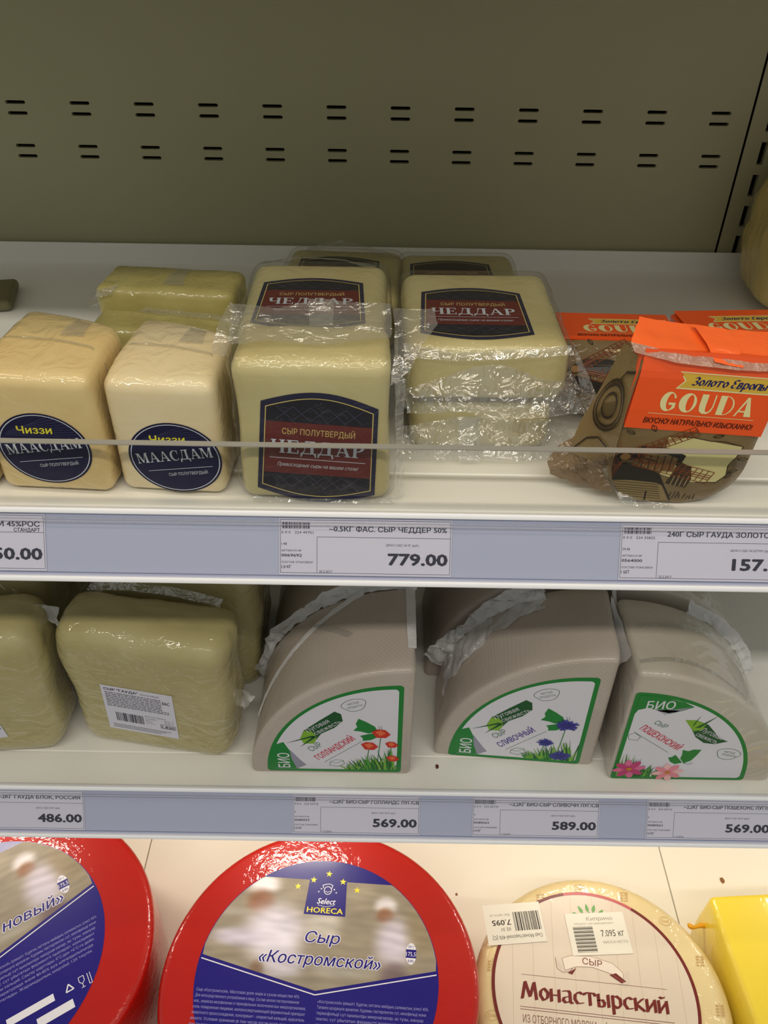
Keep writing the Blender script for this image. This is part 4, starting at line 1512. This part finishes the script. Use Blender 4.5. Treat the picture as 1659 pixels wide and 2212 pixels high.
def bio_label(t, fn, name, colr, flowers, mirror=False):
    R_ = 102.0
    P = Print()
    P.poly(sector(R_, 3, 30, mirror), GREEN, 0)
    lb = P.build('label', fn, t)
    P = Print()
    sg = 1 if mirror else -1
    inner = sector(R_ - 7.2, 3, 30, mirror)
    inner = [(p[0] + sg * 3.4, p[1] + 3.0) for p in inner]
    if not mirror:      # keep the green corner for the word at the far end of the arc
        inner = [p for p in inner]
        P.poly(inner, LWHITE, 1)
        P.poly([(-99, 3.2), (-78, 3.2), (-80, 6), (-79, 14), (-84, 26), (-88, 36), (-94, 33), (-98, 20)], GREEN, 2)
        P.poly([(-79.5, 3.2), (-72, 8), (-75, 12), (-84, 27), (-83, 16)], ink(150, 148, 168), 3)
        P.text('БИО', -84.5, 4.5, 9.0, LWHITE, w=18, rot=90, bold=.015, layer=3)
        stamp(P, -35, 80, 22)
        leaf_logo(P, -60, 54, 44, 38, False)
        butterfly(P, -26, 53, 0)
        P.text('СЫР', -67, 25, 5.8, OUTL, w=11.5, rot=43, layer=3)
        P.text(name, -62, 14.5, 6.2, colr, w=38 if len(name) > 9 else 33, rot=43, bold=.02, layer=3)
        P.line((-58, 12), (-30, 38), .35, OUTL, 3)
        P.path([(-54, 8), (-48, 6.5), (-43, 10), (-44, 14.5), (-50, 15), (-54, 12)], .35, OUTL, 3, True)
        P.path([(-54, 12), (-49, 11), (-43.5, 14)], .3, OUTL, 3)
        grass(P, -42, -5, 3.4, len(name), 100, 27)
        for kd, x, z, r in flowers:
            P.line((x, z), (x - 3, 6), .6, ink(50, 130, 50), 6)
            flower(P, kd, x, z, r)
    else:
        P.poly(inner, LWHITE, 1)
        P.poly([(3.2, 99), (16, 98), (36, 92), (44, 87), (37, 83), (28, 79), (22, 83), (10, 85), (5, 83), (3.2, 78)], GREEN, 2)
        P.poly([(17, 83), (27, 80), (34, 82), (42, 87), (30, 84)], ink(150, 148, 168), 3)
        P.poly([(17, 84), (25, 78), (35, 83)], ink(176, 174, 190), 3)
        P.text('БИО', 10, 84.5, 8.6, LWHITE, w=20, rot=0, bold=.015, layer=4)
        leaf_logo(P, 58, 58, 44, -30, True)
        stamp(P, 82, 33, -15)
        butterfly(P, 52, 29, -72, .95)
        P.text('СЫР', 19, 68, 4.6, OUTL, w=11, rot=-32, layer=3)
        P.text(name, 10, 61.5, 6.2, colr, w=41, rot=-37, bold=.02, layer=3)
        P.line((7, 58), (37, 34), .35, OUTL, 3)
        P.path([(0.5 + 3, 54), (8, 57), (13, 52), (11, 48), (5, 49)], .35, OUTL, 3, True)
        grass(P, 4, 38, 3.4, 5, 84, 30, fx=-1)
        for kd, x, z, r in flowers:
            flower(P, kd, x, z, r)
    P.build('label_print', fn, lb)


def wedge(label, x, y, rz, name, colr, flowers, mirror=False, lab=True, depth=78, seed=0, R=122, m=None, lo=(-7.5, 4.2), z=S2):
    t = thing('cheese_wedge', label, 'cheese', x, y, z, rz, 'quarter-wheel cheeses on the lower shelf')
    v, f = wedge_body(R, depth, mirror, 1.2, seed)
    mk('cheese', v, f, m or WEDGE, t, sharp=38)
    if lab:
        bio_label(t, plane_map((lo[0], -.15, lo[1]), (1, 0, 0), (0, 0, 1)), name, colr, flowers, mirror)
    return t


def arcpt(R, a, y):
    return (R * math.cos(math.radians(a)), y, R * math.sin(math.radians(a)))


wn = wedge('quarter-wheel cheese in film, green-edged label with red tulips', 24, 375.7, 0, 'ГОЛЛАНДСКИЙ', ink(206, 44, 74), [('tulip', -15.5, 48, 7), ('tulip', -24, 33, 6.5), ('tulip', -7.5, 35, 5), ('tulip', -6.5, 18, 5)], seed=1, depth=82)
ribbon('film_seal', [arcpt(122, a, 80) for a in range(90, 176, 8)], [arcpt(131 + 3 * math.sin(a), a, 84) for a in range(90, 176, 8)], wn, FILM_MILK, 60, 8, 4.0, .11, 81)
ribbon('film_fold', [arcpt(122.8, a, 78 - (a - 108) * 1.0) for a in range(108, 168, 6)], [arcpt(123.6, a, 83 - (a - 108) * 1.02) for a in range(108, 168, 6)], wn, FILM_MILK, 40, 5, .8, .1, 82)
ribbon('film_fold', [arcpt(122.8, 126 - k * 3, 66 - k * 5) for k in range(6)], [arcpt(123.4, 128 - k * 3, 62 - k * 5) for k in range(6)], wn, FILM_FOLD, 24, 5, .6, .1, 83)
ribbon('film_seal', [(0.8, 20, 122), (1, 50, 122.6), (1, 84, 123)], [(-5, 20, 122.9), (-6, 50, 123.5), (-6, 84, 124)], wn, FILM_MILK, 24, 4, .5, .1, 84)
wo = wedge('quarter-wheel cheese in film, green-edged label with blue cornflowers', 166, 386, -4, 'СЛИВОЧНЫЙ', ink(70, 52, 150), [('corn', -16, 47, 8.5), ('corn', -29, 24.5, 6), ('corn', -16, 9, 8)], seed=2, depth=74, lo=(-10.5, 2.4), R=124)
ribbon('film_seal', [arcpt(124, a, 66) for a in range(112, 172, 6)], [arcpt(136 + 4 * math.sin(a * 3), a, 70) for a in range(112, 172, 6)], wo, FILM_MILK, 56, 9, 5.0, .11, 85)
ribbon('film_fold', [arcpt(124.6, a, 70 - (a - 112) * .1) for a in range(112, 165, 5)], [arcpt(125.4, a, 62 - (a - 112) * .55 - 8 * abs(math.sin(a))) for a in range(112, 165, 5)], wo, FILM_MILK, 50, 8, 2.2, .14, 86)
ribbon('film_seal', [(0, 40, 123), (2, 58, 122), (3, 72, 124)], [(4, 40, 108), (7, 58, 112), (7, 74, 122)], wo, FILM_MILK, 16, 5, 1.4, .08, 87)
wp = wedge('quarter-wheel cheese in film, green-edged label with pink flowers', 175.8, 374.4, 0, 'ПОШЕХОНСКИЙ', ink(206, 44, 74), [('pink', 12, 13, 11.5), ('pale', 42, 9.5, 11)], True, seed=3, depth=74, lo=(1.6, 2.6), R=124, m=WEDGE_P)
ribbon('film_seal', [(-.6, 20, 120), (-1, 46, 122), (-2, 70, 122)], [(-7, 24, 100), (-8, 48, 108), (-5, 74, 126)], wp, FILM_MILK, 20, 6, 1.6, .08, 88)
ribbon('film_fold', [arcpt(124.8, 89 - k * 5, 12 + 6 * math.sin(k * .5)) for k in range(10)], [arcpt(125.6, 89 - k * 5, 8 + 5 * math.sin(k * .5)) for k in range(10)], wp, FILM_FOLD, 34, 4, .6, .08, 89)
ribbon('film_fold', [arcpt(124.8, 86 - k * 5, 46 + 10 * math.sin(k * .35)) for k in range(10)], [arcpt(126, 86 - k * 5, 41 + 9 * math.sin(k * .35)) for k in range(10)], wp, FILM_FOLD, 34, 4, .8, .08, 90)
ribbon('film_seal', [arcpt(124, a, 70) for a in range(20, 66, 5)], [arcpt(133, a, 74) for a in range(20, 66, 5)], wp, FILM_MILK, 46, 8, 3.0, .11, 91)
wedge('quarter-wheel cheese in shade behind the tulip label wedge', 26, 472, 0, '', None, [], lab=False, seed=5, depth=90)
wedge('quarter-wheel cheese in shade behind the cornflower label wedge', 166, 474, 0, '', None, [], lab=False, seed=6, depth=90, R=128)
wedge('quarter-wheel cheese in shade behind the pink flower label wedge', 178, 460, 0, '', None, [], True, False, seed=7, depth=96, m=WEDGE_P, R=127)

# ================================================================== deck: wheels and yellow block
RED = mat('red_wax', srgb(180, 18, 9), 0.45, coat=1.0, crough=.035, wrinkle=.13, wscale=130, spec=.2)
ROYAL = mat('royal_blue_print', srgb(18, 8, 122), 0.4, coat=.2, crough=.15)
PWHITE = ink(232, 230, 240)
YSTAR = ink(238, 222, 60)


def wheel_body(R, h, r, n=128, k=6):
    prof = [(0, 0), (R - r, 0)]
    prof += [(R - r + r * math.sin(math.pi / 2 * i / k), r - r * math.cos(math.pi / 2 * i / k)) for i in range(1, k + 1)]
    prof += [(R + 1.2, h * .5)]
    prof += [(R - r + r * math.cos(math.pi / 2 * i / k), h - r + r * math.sin(math.pi / 2 * i / k)) for i in range(0, k + 1)]
    prof += [(R * .5, h), (0, h)]
    return lathe(prof, n)


BLOBS = [  # x, y, sx, sy, colour, strength : the blurred kitchen photograph on the wheel label
    (-58, 76, 15, 9, (236, 232, 236), 1.0), (-58, 60, 12, 11, (140, 92, 64), 1.0), (-42, 34, 28, 26, (226, 220, 234), 1.0), (-74, 28, 22, 8, (208, 200, 220), .9),
    (-30, 8, 18, 14, (210, 204, 220), .8), (-52, 2, 6, 8, (120, 84, 60), .6), (54, 64, 10, 8, (232, 228, 234), .9), (54, 55, 8, 7, (140, 96, 66), 1.0),
    (63, 32, 17, 22, (210, 202, 218), .95), (64, 4, 12, 12, (112, 92, 96), .8), (0, 44, 16, 14, (224, 220, 216), .6), (88, 46, 16, 24, (150, 134, 104), .7),
    (20, 6, 30, 6, (176, 172, 164), .6), (-80, 50, 16, 4, (186, 180, 170), .6), (-84, 8, 18, 5, (150, 140, 120), .7), (0, -4, 40, 4, (140, 132, 116), .6), (32, 72, 14, 6, (170, 160, 140), .6)]


def photo_color(x, y):
    c = [150, 139, 120]
    for bx, by, sx, sy, col, s in BLOBS:
        k = s * math.exp(-(((x - bx) / sx) ** 2 + ((y - by) / sy) ** 2) ** 2.2)
        c = [a + (b - a) * k for a, b in zip(c, col)]
    k = .06 * noise.noise(Vector((x * .05, y * .22, 3)))
    return [max(0, min(255, q * (1 + 2 * k))) for q in c]


def star(cx, cy, r):
    return [(cx + (r if i % 2 == 0 else r * .42) * math.cos(math.pi / 2 + i * math.pi / 5), cy + (r if i % 2 == 0 else r * .42) * math.sin(math.pi / 2 + i * math.pi / 5)) for i in range(10)]


COPY_RU = ['Сыр «Костромской». Массовая доля жира в сухом веществе 45%.', 'Для непосредственного употребления в пищу. Состав: молоко пастеризованное', 'нов., закваска мезофильных и термофильных молочнокислых микроорганизмов,',
           'соль поваренная пищевая, молокосвертывающий ферментный препарат', 'животного происхождения, консервант - хлористый кальций, краситель', 'аннато. Условия хранения (в том числе после вскрытия упаковки)',
           'при температуре от 0°С до +6°С и относительной влажности воздуха', 'от 80% до 85% включительно. Срок годности: 120 суток. Дата изготовления', 'и масса нетто указаны на упаковке. ГОСТ Р 52972-2008']
COPY_KZ = ['«Костромской» ірімшігі. Құрғақ заттағы майдың салмақтық үлесі 45%.', 'Тағамға қолдануға арналған. Құрамы: пастерленген сүт, мезофильді және', 'термофильді сүт қышқылды микроағзалар, ас тұзы, жануар', 'тектес сүт ұйытатын ферментті препарат, консервант', 'хлорлы кальций. Сақтау шарттары: 0°С-ден +6°С-ге дейін',
           'температурада және 80-85% ауа ылғалдылығында', 'сақталады. Жарамдылық мерзімі 120 тәулік']


def red_wheel(label, x, y, lx, ly, rl, rot, line1, line2, l2x, l2w, R=134, h=100):
    t = thing('round_cheese', label, 'cheese', x, y, DK, 0, 'red waxed cheese wheels')
    v, f = wheel_body(R, h, 7)
    mk('cheese', v, f, RED, t, sharp=60)
    k = rl / 102.0
    base = rotfn(plane_map((lx, ly, h + .25), (1, 0, 0), (0, 1, 0)), rot)
    fn = lambda px, py, l: base(px * k, py * k, l)
    P = Print()
    P.poly(_ell(0, 0, 102, 102, 96), ROYAL, 0)
    lb = P.build('label', fn, t)
    # photograph as fine coloured grid between the blue band and the chevron
    nx, ny = 110, 60
    chev = lambda q: -11 + abs(q) * .225
    V, F, CO = [], [], []
    for i in range(nx + 1):
        q = -99.5 + 199 * i / nx
        lo = chev(q)
        hi = min(83, math.sqrt(max(0, 101.5 ** 2 - q * q)))
        hi = max(hi, lo)
        for j in range(ny + 1):
            yy = lo + (hi - lo) * j / ny
            V.append(fn(q, yy, .06))
            CO.append(photo_color(q, yy))
    for i in range(nx):
        for j in range(ny):
            a_ = i * (ny + 1) + j
            F.append((a_, a_ + ny + 1, a_ + ny + 2, a_ + 1))
    ph = mk('printed_photo', V, F, photo_mat(), lb, smooth=False)
    at = ph.data.color_attributes.new('print', 'FLOAT_COLOR', 'POINT')
    for i, c_ in enumerate(CO):
        at.data[i].color = srgb(*c_)
    P = Print()
    P.poly([(-17, 84), (17, 84), (18.5, 51.5), (-18.5, 51.5)], ROYAL, 2)
    for sx_, sy_ in ((0, 89.5), (-13.5, 83), (13.5, 83), (-27, 76), (27, 76)):
        P.poly(star(sx_, sy_, 3.2), YSTAR, 3)
    P.text('Select', 0, 61.5, 5.4, PWHITE, w=16, align='C', shear=.25, bold=.02, layer=3)
    P.path(_ell(.5, 74, 3.4, 3.6, 14), .6, PWHITE, 3, True)
    P.path([(-3.4, 76), (-4.6, 78.6), (-1.8, 79.6), (1.5, 80.2), (4.6, 79), (3.8, 76)], .6, PWHITE, 3)
    P.path([(-2, 73.5), (.5, 72.3), (3, 73.5)], .45, PWHITE, 3)
    P.path([(-7, 66 - 5.6), (0, 59), (8, 60.8)], .4, PWHITE, 3)
    for q in ((-7.6, 72.4), (-5.5, 75.2), (8.3, 72.4), (6.2, 75.2)):
        P.poly(star(q[0], q[1], 1.0), PWHITE, 3)
    P.text('HORECA', 0, 53.4, 5.0, YSTAR, w=32, align='C', bold=.02, layer=3)
    for l, c_, o_ in ((3, PWHITE, .05), (4, ROYAL, .012)):
        P.text(line1, 0, 27.5, 9.6, c_, w=30, align='C', shear=.22, bold=o_, layer=l)
        P.text(line2, l2x, 9.0, 9.8, c_, w=l2w, align='C', shear=.22, bold=o_, layer=l)
    for s in (-1, 1):
        P.line((s * 100, -11 + 100 * .225 - 3.2), (0, -14.2), .9, PWHITE, 3)
    # nutrition badge
    P.poly(_ell(78, 24, 4.6, 9, 20), PWHITE, 3)
    P.rect(73.6, 82.4, 20.5, 27.5, ROYAL, 4)
    P.text('175,5', 78, 22, 3.6, PWHITE, w=8, align='C', layer=5)
    P.text('50 г', 78, 28.8, 2.2, ROYAL, w=5, align='C', layer=5)
    P.text('8,8%', 78, 17.0, 2.2, ROYAL, w=5, align='C', layer=5)
    for i, s in enumerate(COPY_RU):
        P.text(s, -98 + max(0, i - 6) * 2.5, -13 - 4.6 - i * 4.3, 2.35, ink(150, 148, 206), w=(86 if i < 2 else 92) - max(0, i - 6) * 2.5, layer=3)
    for i, s in enumerate(COPY_KZ):
        P.text(s, 3, -13 - 7.0 - i * 4.3, 2.35, ink(150, 148, 206), w=91 - 2 * i, layer=3)
    # recycling triangle and cup-and-fork symbol
    P.path([(55, -66), (61, -66), (58, -60.5)], 1.0, PWHITE, 3, True)
    P.path([(66, -60), (66, -64), (68, -66), (68, -69), (66.5, -69), (69.5, -69), (68, -69), (68, -66), (70, -64), (70, -60), (66, -60)], .5, PWHITE, 3)
    P.path([(73, -60), (73, -69), (75, -69), (75, -60)], .5, PWHITE, 3)
    P.rect(10, 46, -67, -61, PWHITE, 3)
    P.rect(30, 58, -80, -73, PWHITE, 3)
    P.build('label_print', fn, lb)
    return t


red_wheel('red waxed round cheese with upright blue label, beside the beige round cheese', -47, 302, -2.5, 0, 102, -3.2, 'Сыр', '«Костромской»', 0, 104)
red_wheel('red waxed round cheese with slanted blue label below the 486.00 price tag', -328, 321, -12, -8, 106, 33, 'Сыр', 'новый»', 49, 50)

# beige wheel
BEIGE = mat('beige_wrap', srgb(228, 208, 158), 0.45, srgb(220, 198, 146), 14, 0.05, 120, 0.8, 0.14, 0.6, 60)
PALEL = mat('pale_label', srgb(226, 212, 196), 0.4, srgb(218, 202, 184), 8, coat=.5, crough=.12, wrinkle=.15, wscale=25)
MAR2 = ink(112, 34, 32)
MOTIF = ink(196, 160, 104)
SC_ = (194, 297)
t = thing('round_cheese', 'beige round cheese in printed film with round pale label beside the red one', 'cheese', SC_[0], SC_[1], DK)
hS = 76
v, f = wheel_body(110, hS, 12)
vv = []
for p in v:
    q = Vector(p)
    a = math.degrees(math.atan2(q.y, q.x))
    rr = math.hypot(q.x, q.y)
    if rr > 92 and -60 < a < 45:
        q.z += .8 * noise.noise(Vector((a * .35, rr * .04, 0)))
    vv.append(q)
mk('cheese', vv, f, BEIGE, t, sharp=60)
for k in range(15):
    P = Print()
    a = math.radians(20 + k * 24)
    rr = 97.0
    cx, cy = rr * math.cos(a), rr * math.sin(a)
    if k % 2:
        P.path([(cx + 5.5 * math.cos(b_ / 10 * 6.28), cy + 4 * math.sin(b_ / 10 * 6.28)) for b_ in range(11)], .35, MOTIF, 1)
        P.text('Сыр', cx, cy - 1.2, 2.6, MOTIF, align='C', layer=1)
    else:
        for q in range(4):
            for s in (-1, 1):
                P.poly(_ell(cx + s * 2.2 + q * .4, cy - 4 + q * 2.4, 1.5, .75, 8), MOTIF, 1)
        P.line((cx, cy - 6), (cx + 1.6, cy + 6), .35, MOTIF, 1)
    P.build('printed_motif', plane_map((0, 0, hS + .3), (1, 0, 0), (0, 1, 0)), t)
base = rotfn(plane_map((-6.5, 5, hS + .75), (1, 0, 0), (0, 1, 0)), -5)
P = Print()
P.poly(_ell(0, 0, 88, 88, 96), PALEL, 0)
lb = P.build('label', base, t)
P = Print()
P.ring(_ell(0, 0, 88, 88, 96), _ell(0, 0, 85.2, 85.2, 96), MAR2, 1)
PLANK = ink(202, 178, 150)
for q in (-70, -52, -34, -16, 4, 22, 40, 58, 74):
    e = math.sqrt(84 ** 2 - q * q)
    P.line((q, -e), (q + 1, e), .3, PLANK, 1)
P.poly(_ell(0, 0, 88, 88, 12, 62, 104) + _ell(0, 0, 85.2, 85.2, 12, 62, 104)[::-1], ink(190, 92, 96), 2)
LG = ink(104, 160, 84)
for q, (lx, lz, a) in enumerate([(-10, 66, 150), (-6, 71, 120), (0, 73, 100), (6, 73, 75), (12, 70, 50), (16, 65, 25), (-4, 64, 130), (2, 66, 95), (8, 65, 60)]):
    ca, sa = math.cos(math.radians(a)), math.sin(math.radians(a))
    P.poly([(lx + p[0] * ca - p[1] * sa, lz + p[0] * sa + p[1] * ca) for p in [(-4, 0), (-1, 1.7), (2, 1.2), (4.4, 0), (2, -1.2), (-1, -1.7)]], LG, 2)
# ribbon with the word
RB = [(-26, 26), (-18, 29), (0, 30), (18, 26), (26, 19), (26, 11), (16, 17), (0, 21), (-14, 20), (-24, 16)]
P.poly([(-32, 26), (-31, 17), (-26, 14), (-20, 15.5), (-16, 20), (-24, 17)], ink(216, 200, 186), 2)
P.path([(-32, 26), (-31, 17), (-26, 14), (-20, 15.5), (-16, 20), (-24, 17)], .4, ink(150, 110, 96), 2)
P.poly([(-22, 14), (-14, 19), (-18, 13)], MAR2, 3)
P.poly(RB, ink(234, 222, 208), 3)
P.path(RB, .3, ink(150, 110, 96), 4, True)
P.poly([(14, 16), (24, 10), (28, 12), (20, 18)], MAR2, 4)
P.poly([(26, 16), (31, 22), (32, 12), (27, 7), (20, 10)], ink(216, 200, 186), 2)
P.text('СЫР', 0, 22.4, 5.4, MAR2, w=17, align='C', rot=-4, layer=5)
P.line((-62, 9), (62, 9), .4, ink(150, 110, 96), 2)
P.nib('Монастырский', 0, -10.5, 9.8, MAR2, w=124, align='C', layer=3, pen=.26, ang=20)
P.line((-64, -17), (64, -17), .4, MAR2, 2)
P.line((-64, -19), (64, -19), .4, MAR2, 2)
P.text('ИЗ ОТБОРНОГО МОЛОКА', -62, -29, 6.2, ink(130, 90, 80), w=62, layer=2)
P.rect(7, 7.6, -30, -22, ink(130, 90, 80), 2)
P.text('ЖИРНОСТЬ', 14, -29, 6.2, ink(130, 90, 80), w=36, layer=2)
P.build('label_print', base, lb)


def sticker(t, cx, cy, w2, h2, rot, zz, big, upside):
    fn = rotfn(plane_map((0, 0, zz), (1, 0, 0), (0, 1, 0)), rot, cx, cy)
    st = mat('white_sticker', srgb(232, 226, 212), .4)
    P = Print()
    P.poly(_rect(cx - w2, cx + w2, cy - h2, cy + h2), st, 0)
    lb = P.build('sticker', fn, t)
    P = Print()
    K = ink(52, 46, 42)
    G = ink(150, 142, 130)
    if upside:
        barcode(P, cx + 0, cx + w2 - 2, cy - 7, cy + 10, K, 4, 1, 22)
        P.text('7.095', cx - 3, cy + 3.6, 5, K, w=17, rot=180, layer=1, bold=.02)
        P.text('Вес нетто, кг', cx - 3, cy + 9, 2.2, G, rot=180, layer=1)
        P.text('02 31', cx - 4, cy - 3.6, 3.0, K, rot=180, layer=1, align='L')
        P.text('Сыр Монастырский 45% [С]', cx + w2 - 3, cy - 10.5, 3.2, K, w=2 * w2 - 8, rot=180, layer=1)
    else:
        for k in range(22):
            yy = cy + 6 - k * 1.05
            P.rect(cx - w2 + 5, cx - w2 + 23, yy, yy + (.3, .55, .8)[(k * 7) % 3], K, 1)
        P.text('Киприно', cx + 4, cy + 11.5, 3.6, G, w=24, align='C', layer=1)
        P.text('7.095 кг', cx + 13, cy - 3, 6.0, K, w=21, align='C', layer=1)
        P.text('ПРОДУКТ СЕРТИФИЦИРОВАН', cx - 2, cy + 8, 1.6, G, w=36, align='C', layer=1)
        P.text('МАССА НЕТТО', cx + 14, cy - 9, 2.2, G, w=22, align='C', layer=1)
    P.build('sticker_print', fn, lb)


sticker(t, -69, 63, 26.5, 18, 5, hS + 1.25, '7.095', True)
sticker(t, 6, 55, 27, 18.5, 3, hS + 1.25, '7.095', False)

# yellow block
YEL = mat('yellow_wax', srgb(246, 218, 66), 0.35, coat=.9, crough=.12, wrinkle=.25, wscale=30)
t = thing('cheese_block', 'bright yellow waxed cheese block with a twisted tail beside the beige wheel', 'cheese', 380, 300, DK, 4)


def skirt(p):
    u = 1 - p.z / 92.0
    p.x *= 1 + .035 * math.sin(u * math.pi)
    return p


v, f = rbox(138, 172, 92, 5, 8, skirt, .5, 0.02, 95)
mk('cheese', v, f, YEL, t)
tail = []
tv, tf = lathe([(0, 0), (2.2, .5), (2.4, 4), (1.6, 8), (1.5, 12), (2.6, 15), (2.2, 17.5), (0, 18.5)], 12)
tv = [(-70 - p[2] * .95, 72 + p[0] + math.sin(p[2] * .4), 62 + p[1] + .12 * p[2]) for p in tv]
mk('tail', tv, tf, mat('yellow_tail', srgb(238, 170, 40), .4), t)


# crumbs
def crumb(label, x, y, z, r, col, seed):
    bm = bmesh.new()
    bmesh.ops.create_icosphere(bm, subdivisions=2, radius=1)
    R = random.Random(seed)
    for q in bm.verts:
        k = 1 + .45 * noise.noise(q.co * 1.7 + Vector((seed, 0, 0)))
        q.co = Vector((q.co.x * r * k * 1.1, q.co.y * r * k * 1.5, max(-.3 * r, q.co.z * r * .6 * k)))
    zm = min(q.co.z for q in bm.verts)
    me = bpy.data.meshes.new('crumb')
    for q in bm.verts:
        q.co = (q.co - Vector((0, 0, zm))) * MM
    bm.to_mesh(me)
    bm.free()
    me.materials.append(mat('crumb_%d' % seed, srgb(*col), .7))
    o = bpy.data.objects.new('crumb', me)
    C.objects.link(o)
    o.location = W(x, y, z)
    o['label'] = label
    o['category'] = 'crumb'
    o['group'] = 'crumbs on the cabinet'
    return o


crumb('brown crumb on the cream deck behind the yellow block', 361, 444, DK, 2.0, (140, 96, 60), 1)
crumb('tiny brown crumb on the cream deck between the red and the beige wheel', 81.5, 425, DK, 1.0, (140, 90, 60), 2)
crumb('dark crumb on the lower shelf before the cornflower wedge', 45, 384, S2, 1.3, (96, 50, 34), 3)
